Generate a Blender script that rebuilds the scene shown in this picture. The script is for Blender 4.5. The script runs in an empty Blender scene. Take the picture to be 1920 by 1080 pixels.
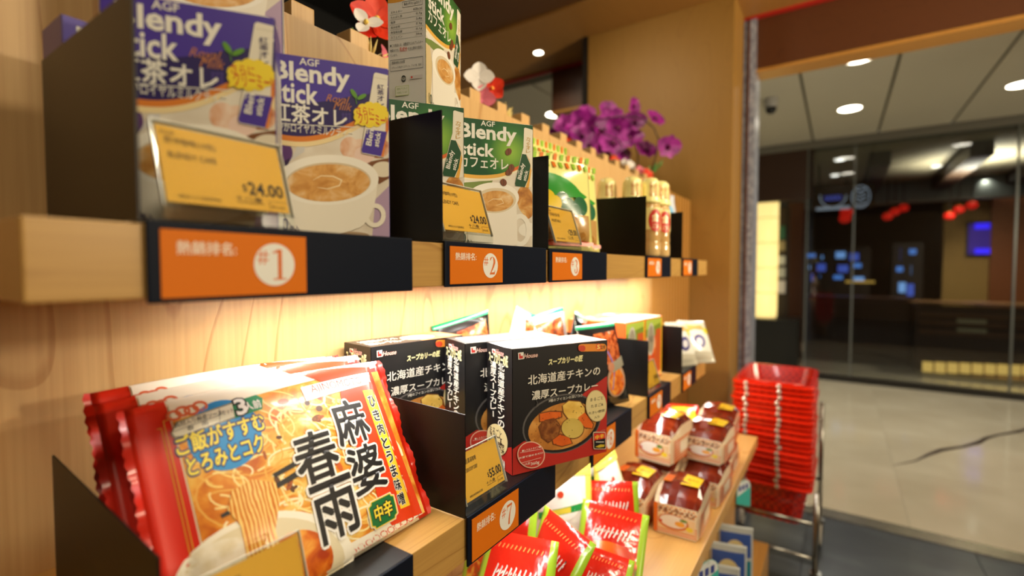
import bpy, bmesh, math, random
import numpy as np
from mathutils import Vector, Matrix
from mathutils.geometry import tessellate_polygon
R_ = random.Random(7)
SC = bpy.context.scene
COL = SC.collection
HC = 1.19                      # eye height; heights below are given relative to it
rad = math.radians
# ---------------------------------------------------------------- camera
YAW, PITCH, FPX = rad(33.92), rad(2.2), 910.0
cam_d = bpy.data.cameras.new('camera'); cam = bpy.data.objects.new('camera', cam_d); COL.objects.link(cam)
cam.location = (0, 0, HC); cam.rotation_euler = (math.pi/2-PITCH, 0, YAW-math.pi/2)
cam_d.sensor_width = 36; cam_d.lens = 36*FPX/1920; cam_d.clip_start = .02; cam_d.clip_end = 60
cam_d.dof.use_dof = True; cam_d.dof.focus_distance = .61; cam_d.dof.aperture_fstop = 2.2
SC.camera = cam
SC.view_settings.view_transform = 'Standard'; SC.view_settings.look = 'None'
SC.view_settings.gamma = 1; SC.view_settings.use_curve_mapping = False
SC.view_settings.exposure = 0.3
W = bpy.data.worlds.new('world'); SC.world = W; W.use_nodes = True
W.node_tree.nodes['Background'].inputs[0].default_value = (1, .86, .66, 1)
W.node_tree.nodes['Background'].inputs[1].default_value = .10
def light(name, kind, loc, energy, color, size=.1, size_y=None, rot=(0,0,0), spot=None, blend=.6):
    l = bpy.data.lights.new(name, kind); l.energy = energy; l.color = color
    if kind == 'AREA':
        l.size = size
        if size_y: l.shape = 'RECTANGLE'; l.size_y = size_y
        else: l.shape = 'DISK'
    else: l.shadow_soft_size = size
    if spot: l.spot_size = rad(spot); l.spot_blend = blend
    o = bpy.data.objects.new(name, l); COL.objects.link(o); o.location = (loc[0], loc[1], HC+loc[2]); o.rotation_euler = rot
    return o
def aim(o, p):
    d = Vector((p[0], p[1], HC+p[2]))-o.location; o.rotation_euler = d.to_track_quat('-Z', 'Y').to_euler()
WARM, NEUT, MALL = (1, .87, .62), (1, .985, .93), (1, .95, .84)
light('led_strip_light', 'AREA', (.96, .392, -.030), 2.2, NEUT, 1.30, .012)
light('led_strip_light', 'AREA', (1.06, .515, -.030), 6.4, NEUT, 1.55, .012)
light('led_strip_light_low', 'AREA', (1.05, .40, -.354), 2.0, NEUT, 1.75, .012)
for lx, ly, e, px_, py_, pz_ in ((-.35, -.75, 36, .3, .4, .05), (.55, -.75, 40, .6, .4, -.1), (1.5, -.75, 36, 1.4, .4, -.2)):
    aim(light('store_lamp_light', 'SPOT', (lx, ly, 1.26), e, WARM, .16, spot=100, blend=.8), (px_, py_, pz_))
light('aisle_fill_light', 'POINT', (1.2, -3.0, .62), 90, WARM, .12)  # added fill light, no fixture; lifts the whole shop from across the aisle
aim(light('ceiling_fill_light', 'SPOT', (1.5, -1.6, .25), 140, WARM, .2, spot=110, blend=.9), (2.2, .9, 1.3))  # added uplight without a fixture, brightens the wood ceiling
aim(light('pillar_lamp_light', 'SPOT', (1.70, 1.0, 1.20), 13, WARM, .10, spot=120, blend=1.), (2.53, .80, .45))
aim(light('shelf_top_lamp_light', 'SPOT', (1.0, 1.25, 1.27), 12, WARM, .04, spot=90, blend=.8), (.9, .65, .35))
aim(light('restaurant_cove_light', 'SPOT', (7.6, -1.3, .75), 300, (1, .88, .66), .2, spot=130, blend=.8), (7.6, -1.3, 1.3))
aim(light('restaurant_room_light', 'SPOT', (7.9, -1.3, 1.1), 190, (1, .82, .56), .2, spot=140, blend=.8), (8.4, -1.4, -1.))
# ---------------------------------------------------------------- helpers
_cf = np.array([math.cos(YAW)*math.cos(PITCH), math.sin(YAW)*math.cos(PITCH), -math.sin(PITCH)])
_cr = np.array([math.sin(YAW), -math.cos(YAW), 0.]); _cu = np.cross(_cr, _cf)
def ray(x, y): return _cf+_cr*(x-960)/FPX+_cu*(540-y)/FPX
def onX(x, y, d): r = ray(x, y); return r*d/r[0]
def onY(x, y, d): r = ray(x, y); return r*d/r[1]
def onZ(x, y, d): r = ray(x, y); return r*d/r[2]
def lin(c): return tuple(((v/255)/12.92 if v/255 <= .04045 else ((v/255+.055)/1.055)**2.4) for v in c)+(1,)
def nodes(name):
    m = bpy.data.materials.new(name); m.use_nodes = True
    return m, m.node_tree.nodes, m.node_tree.links, m.node_tree.nodes['Principled BSDF']
_fl = {}
def flat(c, rough=.5, coat=0., metal=0., emit=0., spec=.5, bump=0., bscale=60.):
    k = (c, rough, coat, metal, emit, spec, bump, bscale)
    if k in _fl: return _fl[k]
    m, N, L, b = nodes('mat_%d' % len(_fl))
    b.inputs['Base Color'].default_value = lin(c); b.inputs['Roughness'].default_value = rough
    b.inputs['Metallic'].default_value = metal; b.inputs['Coat Weight'].default_value = coat
    b.inputs['Coat Roughness'].default_value = .12; b.inputs['Specular IOR Level'].default_value = spec
    if emit: b.inputs['Emission Color'].default_value = lin(c); b.inputs['Emission Strength'].default_value = emit
    # a trace of surface variation keeps every finish procedural
    t = N.new('ShaderNodeTexCoord'); n = N.new('ShaderNodeTexNoise'); n.inputs['Scale'].default_value = bscale
    L.new(t.outputs['Object'], n.inputs['Vector'])
    if bump:
        bp = N.new('ShaderNodeBump'); bp.inputs['Strength'].default_value = bump; bp.inputs['Distance'].default_value = .004
        L.new(n.outputs['Fac'], bp.inputs['Height']); L.new(bp.outputs['Normal'], b.inputs['Normal'])
        if coat: L.new(bp.outputs['Normal'], b.inputs['Coat Normal'])
    _fl[k] = m; return m
def ramp(N, stops):
    r = N.new('ShaderNodeValToRGB'); e = r.color_ramp.elements
    while len(e) < len(stops): e.new(.5)
    for i, (p, c) in enumerate(stops): e[i].position = p; e[i].color = lin(c)
    return r
def noisemat(name, stops, scale=(1,1,1), nscale=8., detail=4., dist=0., rough=.4, coat=0., wave=None, bump=0., spec=.5):
    """colour from stretched noise (or a distorted wave) in object space"""
    m, N, L, b = nodes(name)
    t = N.new('ShaderNodeTexCoord'); mp = N.new('ShaderNodeMapping'); mp.inputs['Scale'].default_value = scale
    L.new(t.outputs['Object'], mp.inputs['Vector'])
    if wave:
        n = N.new('ShaderNodeTexWave'); n.wave_type = wave; n.inputs['Scale'].default_value = nscale
        n.inputs['Distortion'].default_value = dist; n.inputs['Detail'].default_value = detail; n.inputs['Detail Scale'].default_value = 1.6
    else:
        n = N.new('ShaderNodeTexNoise'); n.inputs['Scale'].default_value = nscale; n.inputs['Detail'].default_value = detail
        n.inputs['Distortion'].default_value = dist
    L.new(mp.outputs[0], n.inputs['Vector'])
    r = ramp(N, stops); L.new(n.outputs['Fac'], r.inputs[0]); L.new(r.outputs[0], b.inputs['Base Color'])
    b.inputs['Roughness'].default_value = rough; b.inputs['Coat Weight'].default_value = coat; b.inputs['Coat Roughness'].default_value = .1
    b.inputs['Specular IOR Level'].default_value = spec
    if bump:
        bp = N.new('ShaderNodeBump'); bp.inputs['Strength'].default_value = bump; bp.inputs['Distance'].default_value = .003
        L.new(n.outputs['Fac'], bp.inputs['Height']); L.new(bp.outputs['Normal'], b.inputs['Normal'])
    return m
def wood(name, light_c, dark_c, axis='Z', scale=1., rough=.35, line=.5, coat=.15):
    """veneer: fine fibre noise plus contour lines of a stretched noise field (cathedral grain)"""
    m, N, L, b = nodes(name)
    t = N.new('ShaderNodeTexCoord'); mp = N.new('ShaderNodeMapping')
    st = {'X': (.2, 1, 1), 'Y': (1, .2, 1), 'Z': (1, 1, .2)}[axis]
    mp.inputs['Scale'].default_value = tuple(v*scale for v in st); L.new(t.outputs['Object'], mp.inputs['Vector'])
    n1 = N.new('ShaderNodeTexNoise'); n1.inputs['Scale'].default_value = 5.5; n1.inputs['Detail'].default_value = 1.5; n1.inputs['Roughness'].default_value = .35
    n1.inputs['Distortion'].default_value = .45
    L.new(mp.outputs[0], n1.inputs['Vector'])
    mu = N.new('ShaderNodeMath'); mu.operation = 'MULTIPLY'; mu.inputs[1].default_value = 9
    fr = N.new('ShaderNodeMath'); fr.operation = 'FRACT'
    L.new(n1.outputs['Fac'], mu.inputs[0]); L.new(mu.outputs[0], fr.inputs[0])
    r1 = ramp(N, [(0, (10,10,10)), (.55, (20,20,20)), (.90, (70,70,70)), (.955, (235,235,235)), (.985, (235,235,235)), (1, (20,20,20))]); L.new(fr.outputs[0], r1.inputs[0])
    mp2 = N.new('ShaderNodeMapping'); st2 = {'X': (2, 90, 90), 'Y': (90, 2, 90), 'Z': (90, 90, 2)}[axis]
    mp2.inputs['Scale'].default_value = tuple(v*scale for v in st2); L.new(t.outputs['Object'], mp2.inputs['Vector'])
    n2 = N.new('ShaderNodeTexNoise'); n2.inputs['Scale'].default_value = 2.2; n2.inputs['Detail'].default_value = 3; L.new(mp2.outputs[0], n2.inputs['Vector'])
    m1 = N.new('ShaderNodeMath'); m1.operation = 'MULTIPLY'; m1.inputs[1].default_value = line; L.new(r1.outputs[0], m1.inputs[0])
    m2 = N.new('ShaderNodeMath'); m2.operation = 'MULTIPLY_ADD'; m2.inputs[1].default_value = .55; L.new(n2.outputs['Fac'], m2.inputs[0]); L.new(m1.outputs[0], m2.inputs[2])
    r2 = ramp(N, [(.12, light_c), (.95, dark_c)]); L.new(m2.outputs[0], r2.inputs[0])
    L.new(r2.outputs[0], b.inputs['Base Color']); b.inputs['Roughness'].default_value = rough
    b.inputs['Coat Weight'].default_value = coat; b.inputs['Coat Roughness'].default_value = .25
    return m
def thin_glass(name, tint=(255,255,255), refl=1.0, rough=.02):
    """clear sheet: straight-through light plus a Fresnel mirror"""
    m = bpy.data.materials.new(name); m.use_nodes = True; N = m.node_tree.nodes; L = m.node_tree.links
    N.remove(N['Principled BSDF']); out = N['Material Output']
    tr = N.new('ShaderNodeBsdfTransparent'); tr.inputs[0].default_value = lin(tint)
    gl = N.new('ShaderNodeBsdfGlossy'); gl.inputs['Roughness'].default_value = rough
    lw = N.new('ShaderNodeLayerWeight'); lw.inputs[0].default_value = .5
    pw = N.new('ShaderNodeMath'); pw.operation = 'POWER'; pw.inputs[1].default_value = 4.5; L.new(lw.outputs['Facing'], pw.inputs[0])
    k = N.new('ShaderNodeMath'); k.operation = 'MULTIPLY_ADD'; k.inputs[1].default_value = .9; k.inputs[2].default_value = .04*refl; L.new(pw.outputs[0], k.inputs[0])
    mx = N.new('ShaderNodeMixShader'); L.new(k.outputs[0], mx.inputs[0]); L.new(tr.outputs[0], mx.inputs[1]); L.new(gl.outputs[0], mx.inputs[2])
    L.new(mx.outputs[0], out.inputs[0]); return m
# ---- scene tree
def empty(name, loc, rz=0, parent=None):
    o = bpy.data.objects.new(name, None); COL.objects.link(o); o.empty_display_size = .02
    o.location = loc if parent else (loc[0], loc[1], HC+loc[2]); o.rotation_euler = (0, 0, rz)
    if parent: o.parent = parent
    return o
def tag(o, label=None, cat=None, group=None, kind=None):
    if label: o['label'] = label
    if cat: o['category'] = cat
    if group: o['group'] = group
    if kind: o['kind'] = kind
    return o
def thing(name, label, cat, loc, rz=0, group=None): return tag(empty(name, loc, rz), label, cat, group)
def dup(o, parent=None):
    c = o.copy(); COL.objects.link(c)
    if parent: c.parent = parent
    for ch in list(o.children): dup(ch, c)
    return c
class MB:
    def __init__(s): s.v = []; s.f = []; s.m = []
    def add(s, vs, fs, mi=0, M=None):
        n = len(s.v)
        for p in vs:
            p = Vector(p); s.v.append(tuple(M @ p) if M else tuple(p))
        for f in fs: s.f.append(tuple(i+n for i in f)); s.m.append(mi)
        return s
    def box(s, x0, x1, y0, y1, z0, z1, mi=0, M=None):
        return s.add([(x,y,z) for z in (z0,z1) for y in (y0,y1) for x in (x0,x1)],
                     [(0,2,3,1),(4,5,7,6),(0,1,5,4),(2,6,7,3),(0,4,6,2),(1,3,7,5)], mi, M)
    def lathe(s, prof, n=24, mi=0, M=None, cap=True):
        vs = []; fs = []
        for r, z in prof:
            for i in range(n): a = 2*math.pi*i/n; vs.append((r*math.cos(a), r*math.sin(a), z))
        for j in range(len(prof)-1):
            for i in range(n): k = (i+1) % n; fs.append((j*n+i, j*n+k, (j+1)*n+k, (j+1)*n+i))
        if cap: fs.append(tuple(range(n-1, -1, -1))); fs.append(tuple((len(prof)-1)*n+i for i in range(n)))
        return s.add(vs, fs, mi, M)
    def tube(s, path, r, n=8, mi=0, M=None):
        P = [Vector(p) for p in path]; rs = r if isinstance(r, (list, tuple)) else [r]*len(P)
        vs = []; fs = []; up = Vector((0,0,1))
        for i, p in enumerate(P):
            d = (P[min(i+1, len(P)-1)]-P[max(i-1, 0)]).normalized()
            a = d.cross(up)
            if a.length < .05: a = d.cross(Vector((1,0,0)))
            a.normalize(); b = a.cross(d)
            for k in range(n): t = 2*math.pi*k/n; vs.append(p+(a*math.cos(t)+b*math.sin(t))*rs[i])
        for i in range(len(P)-1):
            for k in range(n): q = (k+1) % n; fs.append((i*n+k, i*n+q, (i+1)*n+q, (i+1)*n+k))
        fs.append(tuple(range(n-1, -1, -1))); fs.append(tuple((len(P)-1)*n+k for k in range(n)))
        return s.add(vs, fs, mi, M)
    def grid(s, fn, nu, nv, mi=0, M=None):
        vs = [fn(i/nu, j/nv) for j in range(nv+1) for i in range(nu+1)]
        return s.add(vs, [(j*(nu+1)+i, j*(nu+1)+i+1, (j+1)*(nu+1)+i+1, (j+1)*(nu+1)+i) for j in range(nv) for i in range(nu)], mi, M)
    def mesh(s, name, mats, smooth=False, bevel=0, seg=2):
        me = bpy.data.meshes.new(name); me.from_pydata(s.v, [], s.f)
        for m in (mats if isinstance(mats, (list, tuple)) else [mats]): me.materials.append(m)
        me.polygons.foreach_set('material_index', s.m); me.update()
        bm = bmesh.new(); bm.from_mesh(me); bmesh.ops.recalc_face_normals(bm, faces=bm.faces)
        if bevel: bmesh.ops.bevel(bm, geom=list(bm.edges), offset=bevel, segments=seg, profile=.6, affect='EDGES', clamp_overlap=True)
        bm.to_mesh(me); bm.free()
        if smooth: me.polygons.foreach_set('use_smooth', [True]*len(me.polygons))
        return me
    def build(s, name, mats, parent=None, loc=(0,0,0), rz=0, smooth=False, bevel=0, seg=2):
        o = bpy.data.objects.new(name, s.mesh(name, mats, smooth, bevel, seg)); COL.objects.link(o)
        o.location = loc if parent else (loc[0], loc[1], HC+loc[2]); o.rotation_euler = (0, 0, rz)
        if parent: o.parent = parent
        return o
# ---- flat print: coloured shapes and lettering laid on a face
_tx = {}
def glyphs(s, wt=0., res=2):
    k = (s, wt, res)
    if k not in _tx:
        c = bpy.data.curves.new('t', 'FONT'); c.body = s; c.size = 1; c.offset = wt; c.resolution_u = res; c.fill_mode = 'BOTH'
        o = bpy.data.objects.new('t', c); COL.objects.link(o)
        bpy.context.view_layer.update()
        ev = o.evaluated_get(bpy.context.evaluated_depsgraph_get()); me = ev.to_mesh()
        _tx[k] = (np.array([(v.co.x, v.co.y) for v in me.vertices]) if len(me.vertices) else np.zeros((0,2)), [tuple(p.vertices) for p in me.polygons])
        ev.to_mesh_clear(); bpy.data.objects.remove(o); bpy.data.curves.remove(c)
    return _tx[k]
def homog(src, dst):
    A = []; 
    for (x, y), (u, v) in zip(src, dst):
        A.append([x,y,1,0,0,0,-u*x,-u*y,-u]); A.append([0,0,0,x,y,1,-v*x,-v*y,-v])
    h = np.linalg.svd(np.array(A, float))[2][-1].reshape(3, 3)
    return lambda x, y: ((h[0]@(x,y,1))/(h[2]@(x,y,1)), (h[1]@(x,y,1))/(h[2]@(x,y,1)))
class PR:
    """q maps art coordinates to face coordinates (metres, x right, y up)"""
    def __init__(s, q=None, dz=.00002, h0=.0002): s.q = q or (lambda x, y: (x, y)); s.v = []; s.f = []; s.m = []; s.mats = []; s.h = h0; s.h0 = h0; s.dz = dz; s.auto = True; s.clip = None
    def mi(s, m):
        if isinstance(m, tuple): m = flat(m, .45, .1)
        if m not in s.mats: s.mats.append(m)
        return s.mats.index(m)
    def raw(s, pts, faces, m):
        if s.clip: x0, y0, x1, y1 = s.clip; pts = [(min(max(x, x0), x1), min(max(y, y0), y1)) for x, y in pts]
        n = len(s.v); s.v += [(x, y, s.h) for x, y in pts]
        i = s.mi(m)
        for f in faces: s.f.append(tuple(k+n for k in f)); s.m.append(i)
        if s.auto: s.h += s.dz
    def lay(s, k): s.auto = False; s.h = s.h0+k*s.dz; return s
    def put(s, t, wt, res, fit, m):
        """heavy strokes: ideographs are thickened by overlaid shifted copies, latin by the outline offset"""
        cj = any(ord(ch) > 0x2e00 for ch in t)
        V0, F = glyphs(t, 0 if cj else wt, res); B0 = glyphs(t, 0, res)[0] if cj else V0
        sh = [(0, 0)] if not cj or wt < .004 else [(0, 0)]+[(wt*math.cos(k*math.pi/5), wt*math.sin(k*math.pi/5)) for k in range(10 if wt > .035 else 0)]+([(wt*.55*math.cos(k*math.pi/3), wt*.55*math.sin(k*math.pi/3)) for k in range(6)] if wt > .06 else [])+([(wt*.75*a, wt*.75*b) for a in (-1, 1) for b in (-1, 1)] if wt <= .035 else [])
        a0 = s.auto; h = s.h
        for d in sh:
            s.auto = False; s.raw([tuple(p) for p in fit(V0+np.array(d))], F, m); s.h += s.dz*.06 if s.dz > .00005 else s.dz*.2
        s.auto = a0; s.h = h if not a0 else s.h+s.dz
    def poly(s, pts, m):
        P = [s.q(*p) for p in pts]
        s.raw(P, tessellate_polygon([[Vector((x, y, 0)) for x, y in P]]), m)
    def rect(s, x0, y0, x1, y1, m): s.poly([(x0,y0),(x1,y0),(x1,y1),(x0,y1)], m)
    def ell(s, cx, cy, rx, ry, m, rot=0, n=36, a0=0, a1=360):
        c, d = math.cos(rad(rot)), math.sin(rad(rot)); pts = []
        for i in range(n):
            a = rad(a0+(a1-a0)*i/(n if a1-a0 >= 360 else n-1)); x, y = rx*math.cos(a), ry*math.sin(a)
            pts.append((cx+x*c-y*d, cy+x*d+y*c))
        s.poly(pts, m)
    def ring(s, cx, cy, rx, ry, w, m, rot=0, n=40):
        c, d = math.cos(rad(rot)), math.sin(rad(rot))
        s.stroke([(cx+rx*math.cos(2*math.pi*i/n)*c-ry*math.sin(2*math.pi*i/n)*d, cy+rx*math.cos(2*math.pi*i/n)*d+ry*math.sin(2*math.pi*i/n)*c) for i in range(n+1)], w, m)
    def rrect(s, x0, y0, x1, y1, r, m, n=6):
        sx = 1 if x1 > x0 else -1; sy = 1 if y1 > y0 else -1; pts = []
        for cx, cy, a in ((x1-sx*r, y0+sy*r, -90), (x1-sx*r, y1-sy*r, 0), (x0+sx*r, y1-sy*r, 90), (x0+sx*r, y0+sy*r, 180)):
            for i in range(n+1): t = rad(a+90*i/n); pts.append((cx+sx*r*math.cos(t), cy+sy*r*math.sin(t)))
        s.poly(pts, m)
    def stroke(s, pts, w, m):
        P = [Vector(p) for p in pts]; ws = w if isinstance(w, (list, tuple)) else [w]*len(P); vs = []
        for i, p in enumerate(P):
            d = (P[min(i+1, len(P)-1)]-P[max(i-1, 0)]).normalized(); nn = Vector((-d.y, d.x))*ws[i]/2
            vs += [s.q(*(p+nn)), s.q(*(p-nn))]
        s.raw(vs, [(2*i, 2*i+1, 2*i+3, 2*i+2) for i in range(len(P)-1)], m)
    def text(s, t, a, b, m, wt=0., out=None, rot=0, c=None, shear=0., res=2):
        """a lower-left and b upper-right corner in art coordinates; out = [(extra weight, colour), ...] outermost first"""
        if c is None: (x0, y0), (x1, y1) = s.q(*a), s.q(*b)
        else: (x0, y0), (x1, y1) = a, b
        V0, _ = glyphs(t, 0, res)
        if not len(V0): return
        mn, mx = V0.min(0), V0.max(0); sp = np.maximum(mx-mn, 1e-6)
        w_, h_ = x1-x0, y1-y0
        if rot in (90, -90): w_, h_ = h_, w_
        for ww, mm in (list(out or [])+[(0, m)]):
            def fit(V):
                X = (V-mn)/sp*(w_, h_)-(w_/2, h_/2); X[:,0] += shear*X[:,1]; k = rad(rot)
                X = np.c_[X[:,0]*math.cos(k)-X[:,1]*math.sin(k), X[:,0]*math.sin(k)+X[:,1]*math.cos(k)]+((x0+x1)/2, (y0+y1)/2)
                return X
            s.put(t, wt+ww, res, fit, mm)
            if not s.auto and mm is not m: s.h += s.dz
    def vtext(s, t, a, b, m, wt=0., out=None):
        (x0, y0), (x1, y1) = s.q(*a), s.q(*b); n = len(t); hh = (y1-y0)/n; q = s.q; s.q = lambda x, y: (x, y)
        for i, ch in enumerate(t):
            k = .3 if ch in 'ーの・' else .08
            if ch == 'ー': s.rect((x0+x1)/2-.09*(x1-x0), y1-(i+.92)*hh, (x0+x1)/2+.09*(x1-x0), y1-(i+.1)*hh, m)
            else: s.text(ch, (x0, y1-(i+1)*hh+.05*hh), (x1, y1-i*hh-.05*hh), m, wt, out)
        s.q = q
    def ctext(s, t, cx, cy, w, h, m, wt=0., out=None, rot=0., shear=0., res=2):
        """lettering centred on an art point, size in metres"""
        X0, Y0 = s.q(cx, cy); V0, _ = glyphs(t, 0, res); mn, mx = V0.min(0), V0.max(0); sp = np.maximum(mx-mn, 1e-6); k = rad(rot)
        for ww, mm in list(out or [])+[(0, m)]:
            def fit(V):
                X = (V-mn)/sp*(w, h)-(w/2, h/2); X[:,0] += shear*X[:,1]
                return np.c_[X0+X[:,0]*math.cos(k)-X[:,1]*math.sin(k), Y0+X[:,0]*math.sin(k)+X[:,1]*math.cos(k)]
            s.put(t, wt+ww, res, fit, mm)
            if not s.auto and mm is not m: s.h += s.dz
    def build(s, name, parent, fn=None, maxlen=None, loc=(0,0,0), rot=(0,0,0), smooth=False):
        fn = fn or (lambda x, y, h: (x, -h, y))
        me = bpy.data.meshes.new(name); me.from_pydata(s.v, [], s.f)
        for m in s.mats: me.materials.append(m)
        me.polygons.foreach_set('material_index', s.m); me.update()
        bm = bmesh.new(); bm.from_mesh(me)
        for f in bm.faces:
            if f.normal.z < 0: f.normal_flip()
        if maxlen:
            bmesh.ops.triangulate(bm, faces=[f for f in bm.faces if len(f.verts) > 3])
            for _ in range(7):
                es = [e for e in bm.edges if e.calc_length() > maxlen]
                if not es: break
                bmesh.ops.subdivide_edges(bm, edges=es, cuts=1, use_grid_fill=False)
                bmesh.ops.triangulate(bm, faces=[f for f in bm.faces if len(f.verts) > 3])
        for v in bm.verts: v.co = fn(*v.co)
        bm.to_mesh(me); bm.free()
        if smooth: me.polygons.foreach_set('use_smooth', [True]*len(me.polygons))
        o = bpy.data.objects.new(name, me); COL.objects.link(o); o.parent = parent; o.location = loc; o.rotation_euler = rot
        return o
# ---------------------------------------------------------------- materials
M_MAPLE = wood('maple_wall', (214,174,116), (164,112,56), 'Z', 1.0, .4, .42)
M_MAPLE_H = wood('maple_shelf', (198,154,82), (150,104,44), 'X', 1.6, .4, .45)
M_AMBER = wood('amber_veneer', (190,138,66), (160,108,44), 'Z', 1.3, .4, .25)
M_CEILWOOD = wood('ceiling_veneer', (170,122,60), (146,98,44), 'X', .8, .5, .2)
M_DARKWOOD = wood('dark_veneer', (92,50,22), (66,34,14), 'X', .8, .5, .25)
M_BLACK = flat((13,12,12), .4, 0, 0, 0, .3, .05, 900)
M_NAVY = flat((8,17,33), .5, 0, 0, 0, .16)
M_ACR = thin_glass('acrylic', (250,252,250), 1.6)
M_GLASS = thin_glass('shop_glass', (212,218,222), 1.5)
M_STEEL = flat((170,168,160), .28, 0, 1.)
M_ORANGE = flat((222,116,8), .55, 0, 0, 0, .25); M_CARDW = flat((238,236,228), .5)
# ---------------------------------------------------------------- setting
WY = .62                                       # face of the back wall
bw = MB().box(-1.2, 1.92, WY, WY+.018, -1.19, .343).build('wall_back', M_MAPLE); tag(bw, kind='structure', label='pale maple back wall behind the two lit shelves')
pm = MB().box(-.018, .018, 0, .036, -.6, .376).mesh('partition_post', M_MAPLE, bevel=.002)
for k in range(20):
    x = .302+.0985*k
    o = bpy.data.objects.new('partition_post', pm); COL.objects.link(o); o.parent = bw; o.location = (x+.018, WY+.0185, 0)
sl = MB().box(1.92, 2.53, WY+.015, WY+.03, -1.19, .343).build('wall_slatted', M_AMBER); tag(sl, kind='structure', label='amber slatted wall between maple wall and pillar')
sm = MB().box(-.014, .014, -.014, 0, -1.15, .343).mesh('slat', M_AMBER, bevel=.002)
for k in range(13):
    o = bpy.data.objects.new('slat', sm); COL.objects.link(o); o.parent = sl; o.location = (1.95+.046*k, WY+.015, 0)
pl = MB().box(2.53, 2.79, .432, 1.19, -1.19, 1.30).build('wall_pillar', wood('pillar_veneer', (160,118,50), (136,94,36), 'Z', 1.6, .55, .3, 0.), bevel=.004); tag(pl, kind='structure', label='tall wood clad pillar at the end of the shelves')
MB().box(2.525, 2.79, 1.194, 1.222, -1.19, 1.30).build('trim', flat((24,18,14), .5), pl)
# granite door jamb with a seam
jb = MB()
M_GRAN = noisemat('granite', [(.3,(116,122,140)), (.5,(148,154,172)), (.72,(190,194,206))], (1,1,1), 55, 6, 0, .3, .2, None, .3)
jb.box(2.80, 2.98, .44, .62, -1.19, 1.3).box(2.81, 2.97, .376, .432, -1.19, 1.3)
j = jb.build('trim_jamb', M_GRAN); tag(j, kind='structure', label='grey granite door jamb beside the wood pillar')
MB().box(2.802, 2.809, .405, .412, -1.19, 1.3).build('trim', flat((120,70,48), .4, 0, .6), j)
# floors
slate = noisemat('slate', [(.3,(38,44,50)), (.55,(62,69,74)), (.8,(92,98,100))], (1,.35,1), 5, 7, .8, .32, .1)
fl = MB().box(-2, 2.74, -3.5, 2.8, -1.24, -1.195).build('floor', flat((40,42,44), .6)); tag(fl, kind='structure', label='dark slate tile floor of the shop')
tm = MB().box(0, .598, 0, .598, -.005, 0).mesh('floor_tile', slate, bevel=.0015)
for i in range(8):
    for k in range(8):
        o = bpy.data.objects.new('floor_tile', tm); COL.objects.link(o); o.parent = fl; o.location = (2.739-.6*(i+1), -2.9+.6*k, -1.19)
th = MB().box(2.74, 2.84, -3.5, 2.8, -1.24, -1.187).build('trim_threshold', flat((176,168,150), .25, 0, 1., 0, .5, .15, 30)); tag(th, kind='structure', label='brushed metal threshold strip across the doorway floor')
beige = noisemat('beige_tile', [(.3,(196,184,156)), (.7,(214,203,176))], (1,1,1), 2, 3, .3, .10, .5)
fm = MB().box(2.84, 12, -6, 6, -1.24, -1.195).build('floor_mall', flat((120,112,96), .5)); tag(fm, kind='structure', label='polished beige mall floor beyond the doorway')
tm2 = MB().box(0, .7985, 0, .7985, -.005, 0).mesh('floor_tile', beige)
for i in range(5):
    for k in range(9):
        o = bpy.data.objects.new('floor_tile', tm2); COL.objects.link(o); o.parent = fm; o.location = (2.841+.8*i, -5.1+.8*k, -1.19)
tag(MB().tube([(3.7+.16*i, -.30-.10*i-.02*math.sin(i*1.7), -1.1885) for i in range(12)], [.001,.004,.009,.013,.008,.014,.012,.007,.012,.010,.006,.002], 6).build('floor_stain', flat((60,44,36), .4)), 'dark smear trailing across the polished beige floor', 'stain')
# ceilings
cl = MB().box(2.21, 2.80, -3.5, 3.2, 1.30, 1.33).box(-2, 2.21, -3.5, 1.62, 1.315, 1.345, 1).box(1.9, 2.21, 1.62, 3.2, 1.315, 1.345, 1).build('ceiling', [M_CEILWOOD, wood('ceiling_dark', (104,66,30), (84,52,22), 'Y', .8, .5, .2)]); tag(cl, kind='structure', label='brown veneer ceiling of the shop')
bc = MB().box(-2, 1.9, 1.62, 2.35, 1.40, 1.43).box(-2, 2.2, 2.35, 2.38, -1.19, 1.40).build('ceiling_dark', flat((9,9,11), .7)); tag(bc, kind='structure', label='unlit black ceiling behind the partition')
rs = MB().box(2.80, 2.83, -3.5, 3.2, 1.288, 1.31).build('trim_red', flat((176,36,26), .45)); tag(rs, kind='structure', label='thin red strip along the edge of the wood ceiling')
fa = MB().box(2.835, 2.96, -3.5, 1.59, 1.035, 1.42).build('wall_fascia', M_DARKWOOD); tag(fa, kind='structure', label='dark brown header board over the doorway')
MB().box(2.83, 2.965, -3.5, 1.592, 1.02, 1.036).build('trim', M_AMBER, fa)
mc = MB().box(2.96, 6.12, -4, 5, 1.386, 1.42).build('ceiling_mall', flat((92,90,78), .7)); tag(mc, kind='structure', label='grey white panel ceiling of the mall corridor')
tl = MB().box(0, .60, 0, .535, 0, .012).mesh('ceiling_tile', flat((206,204,190), .7))
for i in range(6):
    for k in range(15):
        o = bpy.data.objects.new('ceiling_tile', tl); COL.objects.link(o); o.parent = mc; o.location = (2.97+.603*i-.45, -3.62+.555*k, 1.374)
        if o.location.x < 2.96: bpy.data.objects.remove(o)
# back of shop side out of frame, closes the room
tag(MB().box(-2.05, -2, -3.5, 3.2, -1.19, 1.345).build('wall_end', flat((150,120,80), .6)), kind='structure', label='plain wall behind the camera')
tag(MB().box(-2, 2.8, -3.55, -3.5, -1.19, 1.345).build('wall_aisle', flat((120,90,56), .6)), kind='structure', label='plain wall across the aisle')
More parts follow.
